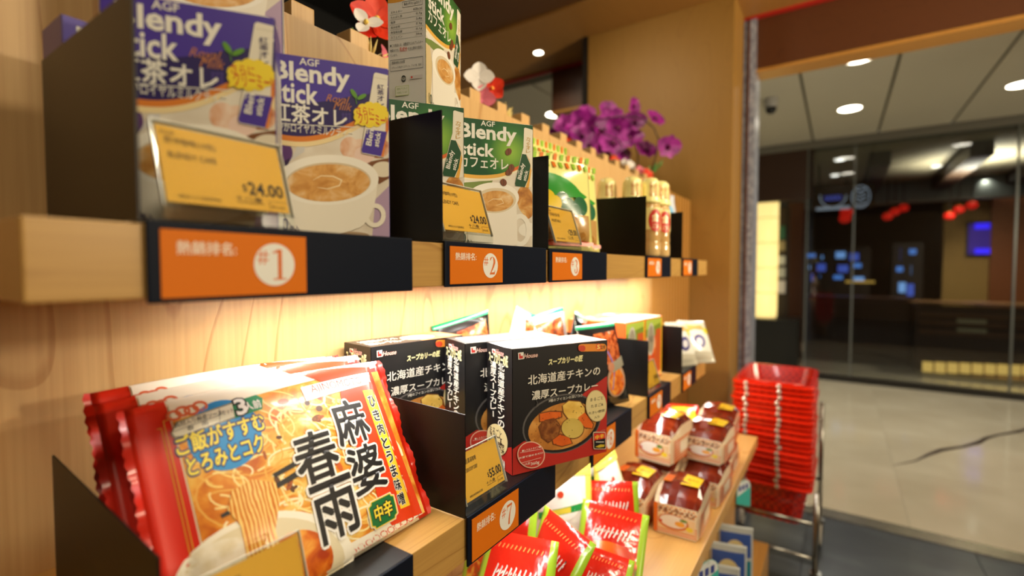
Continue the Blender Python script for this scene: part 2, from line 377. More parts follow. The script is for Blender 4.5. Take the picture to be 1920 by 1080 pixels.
# ---------------------------------------------------------------- lamps
M_LAMP = flat((255,244,222), .4, 0, 0, 14)
def downlight(name, x, y, z, r, label, group, col, e, lampm=M_LAMP):
    t = thing(name, label, 'light', (x, y, z), 0, group)
    MB().lathe([(r*1.12, .002), (r*1.12, -.004), (r*1.0, -.004), (r*1.0, .001)], 28, cap=False).build('ring', flat((225,222,210), .4), t)
    MB().lathe([(.001, .0), (r, .0), (r, .006)], 28, cap=False).build('diffuser', lampm, t)
    if e: light(name+'_light', 'SPOT', (x, y, z-.02), e, col, r*.8, spot=140, blend=.8)
downlight('ceiling_downlight', 2.545, 1.52, 1.299, .026, 'small round downlight in the shop wood ceiling', None, WARM, 5)
for x, y, lb in ((3.93, -.08, 'largest round downlight in the mall ceiling past the doorway'), (5.10, -.05, 'second round downlight, deeper into the mall corridor'), (5.15, -1.10, 'round downlight at the right edge of the mall ceiling'), (3.83, 2.11, 'round mall downlight above the orchid, left of the pillar')):
    downlight('mall_downlight', x, y, 1.373, .082, lb, 'round downlights of the mall ceiling', MALL, 58)
c_ = thing('ceiling_camera', 'small dome camera on the mall ceiling next to the jamb', 'camera', (4.455, .48, 1.372))
MB().lathe([(.05, 0), (.05, -.05), (.045, -.07)], 20).build('housing', flat((170,168,165), .5), c_, smooth=False)
MB().lathe([(.042, -.07), (.04, -.095), (.025, -.115), (.004, -.122)], 20).build('dome', flat((20,22,26), .15), c_, smooth=True)
# ---------------------------------------------------------------- shelves and table
us = MB().box(.067, 1.637, .350, WY, -.018, .028).build('wall_shelf', M_MAPLE_H, bevel=.0012); tag(us, 'upper maple wall shelf carrying the ranked boxes and bottles', 'shelf')
ls = MB().box(-.3, 1.637, .350, WY, -.336, -.286).build('wall_shelf', M_MAPLE_H, bevel=.0012); tag(ls, 'lower maple wall shelf carrying noodle bags and curry boxes', 'shelf')
for nm, z, x0, x1, lb in (('led_strip', -.024, .30, 1.62, 'slim light strip under the upper wall shelf'), ('led_strip', -.342, .2, 1.62, 'slim light strip under the lower wall shelf')):
    tag(MB().box(x0, x1, .508, .522, z-.002, z+.006).build(nm, flat((250,240,220), .5)), lb, 'light')
tb = MB().box(.25, 1.95, .232, WY-.002, -.645, -.610).box(.27, 1.93, .30, WY-.002, -1.0, -.645).build('display_table', wood('table_wood', (222,176,104), (184,128,62), 'X', 1.3, .35, .45), bevel=.002); tag(tb, 'wooden display ledge below the shelves holding ramen packs', 'table')
dk = MB().box(.25, 1.96, .19, WY-.002, -1.19, -1.0).build('display_plinth', wood('plinth_wood', (206,158,88), (168,116,54), 'X', 1.3, .4, .4), bevel=.002); tag(dk, 'low wooden plinth under the display ledge', 'plinth')
# ---- trays with divider, lip, rank card
def digit(p, d, x0, y0, w, h, m):
    X = lambda u: x0+u*w; Y_ = lambda v: y0+v*h
    S = lambda pts, ws: p.stroke([(X(a), Y_(b)) for a, b in pts], [q*w for q in ws], m)
    arc = lambda cx, cy, rx, ry, a0, a1, n=12: [(cx+rx*math.cos(rad(a0+(a1-a0)*i/n)), cy+ry*math.sin(rad(a0+(a1-a0)*i/n))) for i in range(n+1)]
    lerp = lambda a, b, n: [a+(b-a)*i/n for i in range(n+1)]
    if d == '1':
        p.rect(X(.38), Y_(0), X(.64), Y_(1), m); p.rect(X(.1), Y_(0), X(.92), Y_(.045), m); p.poly([(X(.38),Y_(1)),(X(.06),Y_(.9)),(X(.06),Y_(.865)),(X(.38),Y_(.9))], m)
    elif d == '2':
        S(arc(.48,.72,.34,.26,165,-20), [.10,.16,.2,.16,.1,.1,.14,.18,.24,.28,.3,.3,.3]); S([(.80,.64),(.62,.42),(.3,.16),(.1,.03)], [.3,.26,.16,.1])
        p.poly([(X(.06),Y_(0)),(X(.86),Y_(0)),(X(.96),Y_(.24)),(X(.9),Y_(.24)),(X(.8),Y_(.13)),(X(.14),Y_(.11))], m)
    elif d == '3':
        S(arc(.42,.76,.3,.22,160,-90), lerp(.12,.3,6)+lerp(.3,.08,5)); S(arc(.42,.27,.38,.26,90,-165), lerp(.08,.32,6)+lerp(.3,.14,5)); p.ell(X(.12),Y_(.24),w*.11,h*.06,m)
    elif d == '7':
        p.poly([(X(.06),Y_(1)),(X(.98),Y_(1)),(X(.98),Y_(.9)),(X(.14),Y_(.87)),(X(.1),Y_(.72)),(X(.04),Y_(.72))], m); S([(.93,.93),(.62,.6),(.46,.3),(.42,0)], [.1,.16,.24,.3])
    else: p.text(d, (x0, y0), (x0+w, y0+h), m, .0)
def tray(n, x0, x1, zt, where, dh=.137, lip=.05, dback=.60, rear=0.):
    t = thing('shelf_tray', '', 'tray', (x0, .350, zt), 0, 'black ranked shelf trays'); t['label'] = where
    w = x1-x0
    MB().box(.001, w-.001, -.002, .24, .0005, .0022).build('base_plate', M_BLACK, t)
    MB().box(-.001, w, -.0045, -.002, -lip, .0022).build('front_lip', M_NAVY, t, bevel=.0012)
    d = MB(); d.add([(-.0045,-.0035,.002),(-.003,-.0035,.002),(-.003,dback-.350-.01,.002),(-.0045,dback-.350-.01,.002),
                     (-.0045,-.0035,dh),(-.003,-.0035,dh),(-.003,dback-.350-.01,dh+rear),(-.0045,dback-.350-.01,dh+rear)], [(0,1,2,3),(4,7,6,5),(0,4,5,1),(1,5,6,2),(2,6,7,3),(3,7,4,0)])
    d.build('divider', M_BLACK, t)
    cw = min(.098, w*.52)
    cd = MB().box(.006, .006+cw, -.0053, -.0046, -lip+.003, -.003).build('rank_card', M_ORANGE, t)
    p = PR(lambda x, y: (.006+x*cw, -lip+.003+y*(lip-.006)))
    o_ = flat((220,112,40), .5); w_ = flat((250,240,220), .5)
    p.text('熱銷排名:', (.09,.64), (.46,.84), w_, .012)
    (cx, cy) = (.74, .5); ry = .36; p.ell(cx, cy, ry*(lip-.006)/cw, ry, M_CARDW)
    for a in ((.622,.50,.632,.74),(.655,.50,.665,.74)): p.poly([(a[0],a[1]),(a[0]+.011,a[1]),(a[2]+.011,a[3]),(a[2],a[3])], o_)
    p.rect(.606,.565,.692,.588,o_); p.rect(.608,.655,.694,.678,o_)
    if len(n) == 1: digit(p, n, .715, .24, .125, .52, o_)
    else: digit(p, n[0], .70, .32, .07, .38, o_); digit(p, n[1], .78, .32, .08, .38, o_)
    p.build('card_print', cd, lambda x, y, h: (x, -.0053-h, y))
    return t
U, Lw = .028, -.286
tray('1', .121, .340, U, 'black shelf tray with orange rank card one, at the near end of the upper shelf', .137, .049, .537)
tray('2', .388, .602, U, 'black shelf tray with orange rank card two, under the green boxes', .138, .047, rear=.006)
tray('3', .612, .820, U, 'black shelf tray with orange rank card three, under the yellow snack bags', .134, .047, rear=.006)
tray('4', 1.037, 1.222, U, 'black shelf tray under the yellow capped dressing bottles', .130, .047, rear=.006)
tray('5', 1.330, 1.500, U, 'last black shelf tray at the far end of the upper shelf', .124, .047)
tray('6', .126, .338, Lw, 'black shelf tray under the red noodle bags on the lower shelf', .107, .05, .572, rear=.018)
tray('7', .424, .631, Lw, 'black shelf tray with orange rank card seven, under the black curry boxes', .122, .056, rear=.006)
tray('8', .760, .955, Lw, 'black shelf tray under the black green edged pouches', .122, .056)
tray('9', 1.062, 1.235, Lw, 'black shelf tray under the orange and green cartons', .127, .05, rear=.006)
tray('10', 1.345, 1.500, Lw, 'last black shelf tray at the far end of the lower shelf', .131, .05, rear=.004)
# ---- price tag holders
def price_tag(x, y, z, label, lines, price, code, w=.082, h=.054, lean=18):
    t = thing('price_tag', label, 'price tag', (x, y, z), 0, 'yellow price tags in clear holders')
    Mx = Matrix.Rotation(rad(-lean), 4, 'X')
    a = MB(); a.box(-.003, w+.003, -.0014, -.0004, -.003, h+.003, 0, Mx); a.box(-.003, w+.003, .0008, .0018, -.003, h+.003, 0, Mx)
    a.box(-.003, w+.003, -.0016, .014, -.012, -.0105); a.box(-.003, w+.003, -.0018, -.0006, -.0115, -.002, 0)
    a.build('acrylic_holder', M_ACR, t, (0,0,.0125), bevel=.0004, seg=1)
    e = MB()
    for x0 in (-.003, w+.0022): e.box(x0, x0+.0008, -.0014, .0018, -.003, h+.003, 0, Mx)
    e.box(-.003, w+.003, -.0014, .0018, h+.0022, h+.003, 0, Mx)
    e.build('holder_edge', flat((214,212,196), .12, .5, 0, 0, 1.), t, (0,0,.0125))
    c = MB().box(0, w, 0, .0004, 0, h, 0, Mx).build('price_card', flat((250,190,58), .55), t, (0,0,.0125))
    k = flat((36,30,24), .6); p = PR(lambda u, v: (u*w, v*h))
    p.text('POP', (.03,.88), (.13,.93), k); p.text(lines[0], (.05,.75), (.43,.86), k); p.text(lines[1], (.06,.58), (.42,.66), k, .004)
    p.text('$', (.60,.24), (.64,.36), k); p.text(price, (.655,.22), (.97,.40), k, .022)
    p.text('十八番', (.52,.115), (.76,.185), k); p.stroke([(.53,.095),(.77,.095)], .008, k)
    p.text(code, (.08,.06), (.40,.105), k); p.text('PL1102', (.84,.05), (.96,.09), k)
    p.stroke([(.82,.15),(1,.15)], .005, k); p.stroke([(.82,.02),(.82,.15)], .004, k)
    p.build('card_print', c, lambda x, y, hh: tuple(Mx @ Vector((x, -hh, y))))
    return t
U2, L2 = U+.0024, Lw+.0024
price_tag(.134, .3515, U2, 'yellow price card of $24.00 in clear holder, in front of the nearest purple box', ('即沖咖啡(10包)', 'BLENDY CAFE'), '24.00', '4901111202966')
price_tag(.394, .3515, U2, 'yellow price card of $24.00 in front of the green boxes', ('即沖咖啡(10包)', 'BLENDY CAFE'), '24.00', '4901111120403')
price_tag(.640, .3515, U2, 'yellow price card of $29.00 in front of the yellow snack bags', ('北海道什菜小食', 'VEGETABLE'), '29.00', '4901112050210')
price_tag(.430, .3515, L2, 'yellow price card of $55.00 in front of the black curry boxes', ('北海道濃湯咖喱', 'CHICKEN SOUP CURRY'), '55.00', '4902402866528', w=.076)
price_tag(.145, .3515, L2, 'yellow price card whose corner shows under the front noodle bag', ('麻婆春雨', 'HARUSAME'), '25.00', '4901001247776')
price_tag(1.078, .3515, L2, 'yellow price card in front of the orange and green cartons', ('即食蕎麥麵', 'SOBA'), '28.00', '4901777235021')
# ---------------------------------------------------------------- instant drink cartons
PURP, DPUR, CREAM, WHITE, INK = (70,48,152), (40,26,90), (232,224,206), (236,232,220), (44,40,52)
COFFEE = noisemat('coffee_print', [(.30,(196,134,62)), (.5,(222,166,92)), (.72,(240,208,158))], (1,1,1), 42, 3, 1.6, .4, .3)
SOFT = noisemat('soft_photo', [(.3,(206,190,166)), (.55,(226,216,198)), (.75,(240,232,216))], (1,1,1), 22, 2, .4, .45, .3)
MACA = noisemat('macaron_photo', [(.32,(176,88,52)), (.48,(222,168,130)), (.7,(240,214,192))], (1,1,1), 46, 2, .6, .45, .3)
BREAD = noisemat('bread_photo', [(.30,(150,84,22)), (.5,(206,140,58)), (.72,(240,206,138))], (1,1,1), 40, 3, .8, .45, .3)
GREENG = None
def glow_green():
    m, N, L, b = nodes('green_carton'); t = N.new('ShaderNodeTexCoord'); g = N.new('ShaderNodeTexGradient'); g.gradient_type = 'SPHERICAL'
    mp = N.new('ShaderNodeMapping'); mp.inputs['Location'].default_value = (.033*22, 0, -.128*22); mp.inputs['Scale'].default_value = (22,22,22)
    L.new(t.outputs['Object'], mp.inputs[0]); L.new(mp.outputs[0], g.inputs[0])
    r = ramp(N, [(0,(18,78,40)), (.35,(44,112,44)), (.8,(132,178,60)), (1,(156,196,74))]); L.new(g.outputs['Fac'], r.inputs[0]); L.new(r.outputs[0], b.inputs['Base Color'])
    b.inputs['Roughness'].default_value = .4; b.inputs['Coat Weight'].default_value = .3; return m
GREENG = glow_green(); DGRN = (16,74,38)
BW, BH, BD = .112, .168, .050
GOLD = (222,160,66)
def carton(kind, name, label, x, y, z, deg, group):
    """origin at the lower right front corner, front face towards -Y"""
    t = thing(name, label, 'carton', (x, y, z), rad(deg), group)
    main = PURP if kind == 'tea' else DGRN
    b = MB(); b.box(-BW, 0, 0, BD, 0, BH)
    b.m = [2, 1, 3, 0, 0, 0] if 0 else [0]*6
    # bottom, top, front, back, left, right
    b.m = [1, 0, 0, 0, 1, 1]
    b.build('carton_body', [flat(main, .38, .35), flat((226,222,210), .38, .35)], t, bevel=.0009)
    MB().box(-BW*.5-.002, -BW*.5+.002, .004, .0045, BH, BH+.0004).box(-BW+.004, -.004, .003, .0036, BH, BH+.0005).build('top_flap', flat(main, .38, .35), t)
    if kind == 'tea':
        q0 = homog([(-4,12),(622,97),(612,1015),(-4,972)], [(-BW,BH),(0,BH),(0,0),(-BW,0)])
    else:
        q0 = homog([(2,76),(570,130),(553,1031),(2,982)], [(-BW,BH),(0,BH),(0,0),(-BW,0)])
    p = PR(q0); p.clip = (-BW+.0006, .0006, -.0006, BH-.0006); T = p.text
    def arc(x0, x1, f): return [(x, f(x)) for x in np.linspace(x0, x1, 22)]
    if kind == 'tea':
        e = 4
        p.poly([(-3,13),(621,97),(612,1014),(-3,971)], SOFT)
        # cloth, table, macarons, sweets
        p.poly([(540,800),(616,730),(612,1014),(520,1000)], (176,150,178)); p.poly([(500,600),(618,580),(617,690),(560,720)], (120,72,34))
        p.ell(585,640,60,42,(226,214,190)); p.ell(470,545,66,70,MACA); p.ell(560,520,60,60,MACA); p.ell(415,520,48,56,MACA); p.ell(490,560,52,46,(236,206,190))
        p.ell(80,545,54,64,(92,52,112)); p.ell(60,525,28,34,(132,92,150)); p.poly([(118,590),(190,540),(196,500),(160,490),(150,530)], (206,202,196)); p.poly([(60,610),(120,570),(110,615)], (50,30,70))
        # bands
        g = lambda x: 440+55*math.sin((x+4)/470*math.pi)*.75-.00042*(x-60)**2*.9
        p.poly([(-3,360)]+arc(-3,520,lambda x: g(x)+40)+[(618,500),(619,300)], (238,214,160)); p.poly([(-3,360)]+arc(-3,500,lambda x: g(x)+14)+[(600,470),(619,430),(619,300)], (218,126,42))
        p.poly([(-3,260)]+arc(-3,470,lambda x: g(x)-14)+[(500,420),(619,360),(619,200)], DPUR)
        p.poly([(-3,13)]+arc(-3,440,lambda x: 268+26*math.sin((x+4)/440*math.pi)-.05*x)+[(520,235),(619,190),(620,97)], PURP)
        for i in range(9): p.ell(380+16*(i%3)+6, 345+18*(i//3), 7, 9, (66,48,122))
        T('AGF', (176,83), (272,60), WHITE, .012); T('Blendy', (50,184), (418,108), WHITE, .028); T('stick', (48,271), (260,194), WHITE, .022)
        T('Royal', (306,288), (412,250), (190,120,72), 0, shear=.35); T('Milk', (345,318), (432,287), (190,120,72), 0, shear=.35)
        T('紅茶オレ', (36,376), (404,320), WHITE, .022)
        p.stroke([(0,384),(160,398),(445,414)], 4, WHITE); T('はなやかロイヤルミルクティー', (-2,424), (436,424), WHITE, .008)
        # cup
        p.ell(325,990,180,26,(168,142,110)); 
        body = [(62,690)]+[(62+ (1-math.cos(rad(a)))*118, 690+math.sin(rad(a))*268) for a in range(10,91,10)]+[(300,985),(400,966)]+[(552-(1-math.cos(rad(a)))*118, 690+math.sin(rad(a))*262) for a in range(80,9,-10)]+[(556,690)]
        p.ring(536,886,44,52,24,(238,230,212)); p.poly(body, (238,230,212))
        p.ell(305,690,254,132,(244,238,224)); p.ell(308,702,212,104,(214,196,164)); p.ell(308,706,206,98,COFFEE)
        p.stroke([(230,690),(270,668),(330,672),(372,694),(360,722),(300,738),(250,728)], [2,6,8,10,8,6,2], (240,214,166))
        T('10', (58,945), (106,884), DPUR, .01); T('本入', (112,948), (160,924), DPUR, .01)
        # sachet, leaves, balloon
        p.poly([(546,128),(556,121),(622,136),(590,578),(476,553),(474,535)], (232,224,204)); p.poly([(503,425),(606,440),(586,574),(478,550),(474,535)], PURP); p.poly([(606,440),(600,470),(574,572),(588,576)], (224,130,50))
        p.stroke([(548,148),(619,160)], 3, (206,196,172))
        for cx, cy, r in ((442,235,28),(482,252,26)): p.ell(cx, cy, r, 11, (96,150,44), 60 if cx < 460 else 150)
        p.stroke([(452,260),(455,292)], 4, (80,130,40))
        q = p.q; p.vtext('紅茶オレ', (560,302), (596,186), DPUR, .012)
        def rtext(s, cx, cy, ln, ht, ang, m, wt=.02):
            V0, F = glyphs(s, wt); mn, mx = V0.min(0), V0.max(0); sc = BW/626
            X = ((V0-mn)/(mx-mn)-.5)*(ln*sc, ht*sc); k = rad(ang); c0 = q(cx, cy)
            p.raw([(c0[0]+a*math.cos(k)-b_*math.sin(k), c0[1]+a*math.sin(k)+b_*math.cos(k)) for a, b_ in X], F, m)
        rtext('Blen', 518, 470, 88, 30, 80, WHITE); rtext('stick', 556, 480, 82, 28, 80, WHITE); rtext('AGF', 506, 438, 26, 9, 80, WHITE)
        Yl = (244,216,48)
        for i in range(11):
            a = 2*math.pi*i/11; p.ell(528+66*math.cos(a), 348+46*math.sin(a), 26, 24, Yl)
        p.ell(528,348,76,56,Yl); p.poly([(452,372),(440,404),(480,388)], Yl)
        T('さらに', (452,344), (542,314), (206,52,30), .012, shear=-.1); T('クリーミー!', (462,394), (606,352), (206,52,30), .014, shear=-.1)
    else:
        p.poly([(3,76),(569,130),(553,1030),(3,981)], SOFT)
        p.ell(90,530,80,26,(232,226,214)); p.poly([(3,560),(80,545),(270,535),(260,560),(120,600),(3,590)], (120,140,70))
        p.ell(505,690,62,110,BREAD,-10); p.ell(530,760,40,66,BREAD,20); p.ell(520,900,70,50,(238,232,218)); p.poly([(3,600),(60,590),(90,700),(60,981),(3,981)], (214,190,140))
        g = lambda x: 470+26*math.sin(min(max((x)/420,0),1)*math.pi)-(max(0,x-300)**2)*.00155
        p.poly([(3,300)]+arc(3,465,lambda x: g(x)+42)+[(480,420),(562,330),(562,300)], (238,228,196)); p.poly([(3,300)]+arc(3,465,lambda x: g(x)+26)+[(480,410),(562,320),(562,300)], (232,176,72)); p.poly([(360,400)]+arc(360,465,lambda x: g(x)+24)+[(480,405),(480,380)], (222,104,36))
        p.poly([(3,77)]+arc(3,465,g)+[(500,370),(562,300),(568,130)], GREENG)
        T('AGF', (190,140), (288,112), WHITE, .012); T('Blendy', (46,252), (440,158), WHITE, .03); T('stick', (44,346), (276,278), WHITE, .024); T('カフェオレ', (40,430), (382,386), WHITE, .016)
        body = [(82,670)]+[(90+.06*i*i, 690+i*33) for i in range(0,10)]+[(120,1000),(390,1020)]+[(442-.5*i, 1000-i*33) for i in range(0,10)]+[(456,670)]
        p.ring(462,900,62,100,34,(240,234,220)); p.poly(body, (240,232,216))
        p.ell(270,662,186,112,(246,240,226)); p.ell(285,680,150,90,(220,204,172)); p.ell(288,684,128,74,COFFEE); p.stroke([(230,690),(270,668),(330,672),(345,700),(290,715)], [2,5,8,6,2], (240,214,166))
        T('10', (40,960), (80,900), (22,60,34), .01); T('本入', (86,965), (124,944), (22,60,34), .008)
        p.poly([(502,155),(512,150),(569,166),(552,590),(532,596),(430,580),(428,562),(480,350),(494,300)], (236,228,206)); p.poly([(484,345),(514,350),(546,430),(528,530),(500,590),(432,580),(428,562)], DGRN); p.poly([(514,350),(540,400),(546,440),(528,530),(505,594),(530,596),(552,470),(540,390)], (232,170,60))
        q = p.q; p.vtext('カフェオレ', (514,338), (546,222), (196,150,40), .01)
        def rtext(s, cx, cy, ln, ht, ang, m, wt=.02):
            V0, F = glyphs(s, wt); mn, mx = V0.min(0), V0.max(0); sc = BW/570
            X = ((V0-mn)/(mx-mn)-.5)*(ln*sc, ht*sc); k = rad(ang); c0 = q(cx, cy)
            p.raw([(c0[0]+a*math.cos(k)-b_*math.sin(k), c0[1]+a*math.sin(k)+b_*math.cos(k)) for a, b_ in X], F, m)
        rtext('Blendy', 478, 475, 118, 36, 76, WHITE); rtext('stick', 506, 505, 76, 26, 76, WHITE); rtext('AGF', 456, 480, 22, 8, 76, WHITE)
        for cx, cy, r in ((384,330,30),(404,447,0),(386,478,40),(345,552,-25)):
            p.ell(cx, cy, 22, 27, (120,66,34), r); p.stroke([(cx-4,cy-22),(cx+3,cy),(cx-3,cy+22)], 4, (70,34,16))
    p.build('front_print', t)
    # side panel (-X): white with the nutrition table
    s = PR(lambda u, v: (u*BD, v*BH))
    s.poly([(0,0),(1,0),(1,1),(0,1)], (228,226,216)); s.poly([(0,1),(1,1),(1,.82)]+[(1-i/10, .80-.0-.05*math.sin(i/10*2)) for i in range(1,11)], GOLD); s.poly([(0,1),(1,1),(1,.85)]+[(1-i/10, .83-.05*math.sin(i/10*2)) for i in range(1,11)], main)
    k = (54,60,54)
    s.rect(.40,.705,.93,.708,k); s.rect(.40,.745,.93,.748,k); s.rect(.40,.705,.405,.748,k); s.rect(.925,.705,.93,.748,k); s.text('製品1杯分(12g)当たり', (.44,.715), (.9,.74), k)
    for i, (a, b_) in enumerate((('エネルギー','60kcal'),('たんぱく質','0.7g'),('脂質','2.8g'),('炭水化物','7.9g'),('食塩相当量','0.1g'),('カフェイン','54mg'))):
        y = .675-.036*i; s.text(a, (.08,y), (.08+.062*len(a),y+.018), k); s.text(b_, (.9-.035*len(b_),y), (.92,y+.018), k); s.rect(.06,y-.009,.94,y-.007,(150,156,150))
    s.text('●この商品には、消費者庁によるアレルギー', (.06,.435), (.94,.457), k); s.text('物質のうち、', (.06,.398), (.3,.420), k); s.text('乳成分', (.32,.395), (.52,.426), (206,66,40), .01); s.text('を含む原料を使用し', (.54,.398), (.94,.420), k); s.text('ています。', (.06,.366), (.26,.384), k)
    for a in ((.06,.262,.94,.265),(.06,.34,.94,.343),(.06,.262,.065,.343),(.935,.262,.94,.343)): s.rect(*a, k)
    s.text('個装材料の材質', (.10,.31), (.46,.332), k); s.text('スティック:PE(ポリエチレン)、アルミ箔、箱:紙', (.10,.275), (.9,.295), k)
    s.ring(.42,.20,.055,.018,.012,k); s.text('紙', (.39,.192), (.45,.208), k, .01); s.rrect(.6,.19,.93,.215,.006,(214,208,200)); s.ell(.64,.203,.025,.008,(216,70,40))
    s.rrect(.2,.08,.56,.15,.01,(190,206,120)); s.rrect(.21,.083,.55,.147,.01,(226,226,206)); s.text('植物性プラスチック', (.24,.12), (.52,.138), (140,170,60)); s.text('を使用しています', (.24,.095), (.52,.11), (140,170,60))
    s.build('side_print', t, lambda x, y, h: (-BW-h, BD-x, y))
    # right panel (+X): white with fine print
    s = PR(lambda u, v: (u*BD, v*BH)); s.poly([(0,0),(1,0),(1,1),(0,1)], (224,222,216)); s.poly([(0,1),(1,1),(1,.84)]+[(1-i/10, .84-.05*math.sin(i/10*2.4)) for i in range(1,11)], main)
    for i in range(22): s.rect(.1, .74-.03*i, .9-.25*R_.random(), .748-.03*i, (140,136,150))
    s.build('side_print', t, lambda x, y, h: (h, x, y))
    return t
TB = .0305
carton('tea', 'milk_tea_box', 'purple milk tea carton behind the first $24.00 card, at the near shelf end', .220, .374, TB, -35, 'purple milk tea cartons')
carton('tea', 'milk_tea_box', 'purple milk tea carton showing its whole cup of tea, second in the row', .337, .374, TB, -35, 'purple milk tea cartons')
carton('tea', 'milk_tea_box', 'purple carton stacked on top of the nearest purple one, cut by the top edge', .264, .436, TB+BH, -33, 'purple milk tea cartons')
carton('tea', 'milk_tea_box', 'purple carton against the wall behind the first black divider', .236, .505, TB, 0, 'purple milk tea cartons')
carton('cafe', 'cafe_au_lait_box', 'green coffee carton half hidden behind the second divider', .469, .387, TB, -35, 'green coffee cartons')
carton('cafe', 'cafe_au_lait_box', 'green coffee carton with a whole mug, beside the third divider', .578, .354, TB, -35, 'green coffee cartons')
carton('cafe', 'cafe_au_lait_box', 'green carton stacked on top with its white nutrition side showing', .541, .452, TB+BH, 18, 'green coffee cartons')
# ---------------------------------------------------------------- soup curry cartons
CW, CH, CD = .171, .175, .0735
CURRY = noisemat('curry_photo', [(.3,(168,102,38)), (.5,(198,130,54)), (.72,(222,160,80))], (1,1,1), 40, 5, .8, .4, .3)
MEAT = noisemat('chicken_photo', [(.3,(84,40,14)), (.5,(128,70,28)), (.7,(176,112,52))], (1,1,1), 60, 5, .8, .4, .3)
SPUD = noisemat('potato_photo', [(.3,(214,162,60)), (.6,(240,200,96)), (.8,(250,222,140))], (1,1,1), 30, 3, .4, .4, .3)
EGG = noisemat('egg_photo', [(.3,(196,164,66)), (.6,(222,196,104)), (.8,(238,220,142))], (1,1,1), 20, 2, .2, .4, .3)
CARROT = noisemat('carrot_photo', [(.3,(206,84,20)), (.6,(232,110,34)), (.8,(246,146,70))], (1,1,1), 30, 3, .4, .4, .3)
KURO, AKA, PALE, KIN = (18,16,18), (184,40,30), (236,230,214), (226,208,150)
STRAW = (244,238,178)
def curry_box(label, x, y, deg):
    t = thing('soup_curry_box', label, 'carton', (x, y, Lw+.0024), rad(deg), 'black soup curry cartons')
    MB().box(0, CW, 0, CD, 0, CH).build('carton_body', flat(KURO, .24, .5), t, bevel=.0009)
    q0 = homog([(185,130),(870,72),(840,878),(155,1052)], [(0,CH),(CW,CH),(CW,0),(0,0)]); p = PR(q0); p.clip = (.0005, .0005, CW-.0005, CH-.0005); T = p.text
    p.poly([(186,131),(869,73),(839,877),(156,1050)], KURO); p.poly([(160,858),(245,800),(430,770),(690,452),(862,330),(839,877),(156,1050)], AKA)
    p.ell(522,672,292,205,(92,88,86),-20); p.ell(524,674,282,196,(28,26,26),-20); p.ell(527,690,256,160,CURRY,-20)
    dk_ = (112,62,22)
    p.poly([(527,545),(576,500),(662,508),(700,560),(698,606),(642,650),(564,644),(530,592)], dk_); p.poly([(352,694),(394,640),(472,622),(520,690),(497,766),(420,816),(370,776)], dk_); p.ell(600,707,84,78,dk_); p.poly([(446,792),(508,742),(580,768),(600,818),(520,843),(452,824)], dk_); p.poly([(632,632),(690,584),(722,616),(756,680),(746,712),(688,708),(648,664)], dk_); p.poly([(360,596),(440,578),(528,580),(530,627),(432,658),(360,662)], dk_)
    p.poly([(535,540),(580,508),(660,515),(692,560),(690,600),(640,640),(570,635),(540,590)], SPUD); p.poly([(368,600),(440,586),(520,588),(522,622),(430,650),(368,655)], CARROT); p.poly([(640,630),(690,592),(715,620),(748,680),(740,706),(690,700),(655,660)], CARROT)
    p.poly([(360,690),(400,645),(470,630),(512,690),(490,760),(420,808),(378,770)], MEAT); p.ell(420,680,40,24,MEAT,20); p.ell(600,705,78,72,EGG); p.poly([(455,790),(510,750),(575,775),(592,815),(520,835),(460,818)], CARROT)
    rr = random.Random(3)
    for i in range(46):
        a, r = rr.random()*6.28, rr.random()**.5; p.ell(527+225*r*math.cos(a), 690+135*r*math.sin(a)-60*r*math.cos(a), 3, 3, (60,36,14), n=6)
    for w in ((360,560,120),): p.stroke([(330,560),(352,520),(338,490),(350,450)], [3,8,6,2], (60,58,58))
    sq = (226,222,210); p.poly([(222,155),(262,150),(262,200),(222,205)], sq); p.poly([(228,162),(240,160),(240,178),(256,176),(256,196),(228,199)], (196,44,34)); T('House', (266,196), (364,156), (226,206,190), .012, out=[(.03,(170,60,50))], shear=.25)
    p.rrect(656,152,856,98,24,(232,140,40)); p.rrect(656,150,706,108,18,(206,66,36)); T('監修', (812,138), (848,108), KURO, .01); p.ell(800,120,20,24,(224,84,30)); T('S', (790,136), (810,104), (250,220,120), .03)
    T('スープカリーの匠', (440,246), (684,178), (238,230,170), .05, shear=.12)
    T('北海道産チキンの', (286,392), (806,256), PALE, .012); T('濃厚スープカレー', (310,500), (786,366), PALE, .012); T('3種のブイヨンの深いコク', (430,516), (676,454), PALE, 0)
    p.ell(770,543,74,113,(214,196,140)); p.ell(770,543,68,107,KIN)
    for s, a, b in (('まるごと',(728,512),(822,472)),('たまご&',(732,558),(820,520)),('大きい野菜',(710,608),(830,566)),('入り',(752,636),(790,612))): T(s, a, b, (40,32,20), .01)
    p.ell(291,895,100,98,(232,186,160)); p.ell(291,895,93,91,(196,52,40)); p.stroke([(212,880),(370,852)], 2, PALE); p.stroke([(214,955),(362,915)], 2, PALE)
    T('●レトルトタイプ●', (226,874), (362,828), PALE, .008); T('お湯で温めるだけ', (202,926), (378,872), PALE, .016); T('1人前', (236,974), (282,944), PALE, .008); T('360g', (286,978), (348,936), PALE, .012)
    T('内容量', (794,728), (826,712), (190,150,120)); p.rrect(740,855,830,730,10,(226,200,170)); p.rrect(744,851,826,736,8,KURO); p.poly([(745,792),(826,776),(826,737),(745,742)], (214,48,30)); T('中辛', (754,788), (818,742), (250,214,60), .02); p.rect(758,806,816,800,(210,206,196)); p.poly([(752,838),(790,820),(820,822),(816,838),(780,844)], (206,178,40))
    p.build('front_print', t)
    # left side
    qs = homog([(16,80),(184,130),(155,1052),(2,1000)], [(0,CH),(CD,CH),(CD,0),(0,0)]); s = PR(qs)
    s.poly([(17,81),(183,130),(155,1050),(3,999)], KURO); s.poly([(4,905),(70,900),(158,858),(155,1050),(3,999)], AKA)
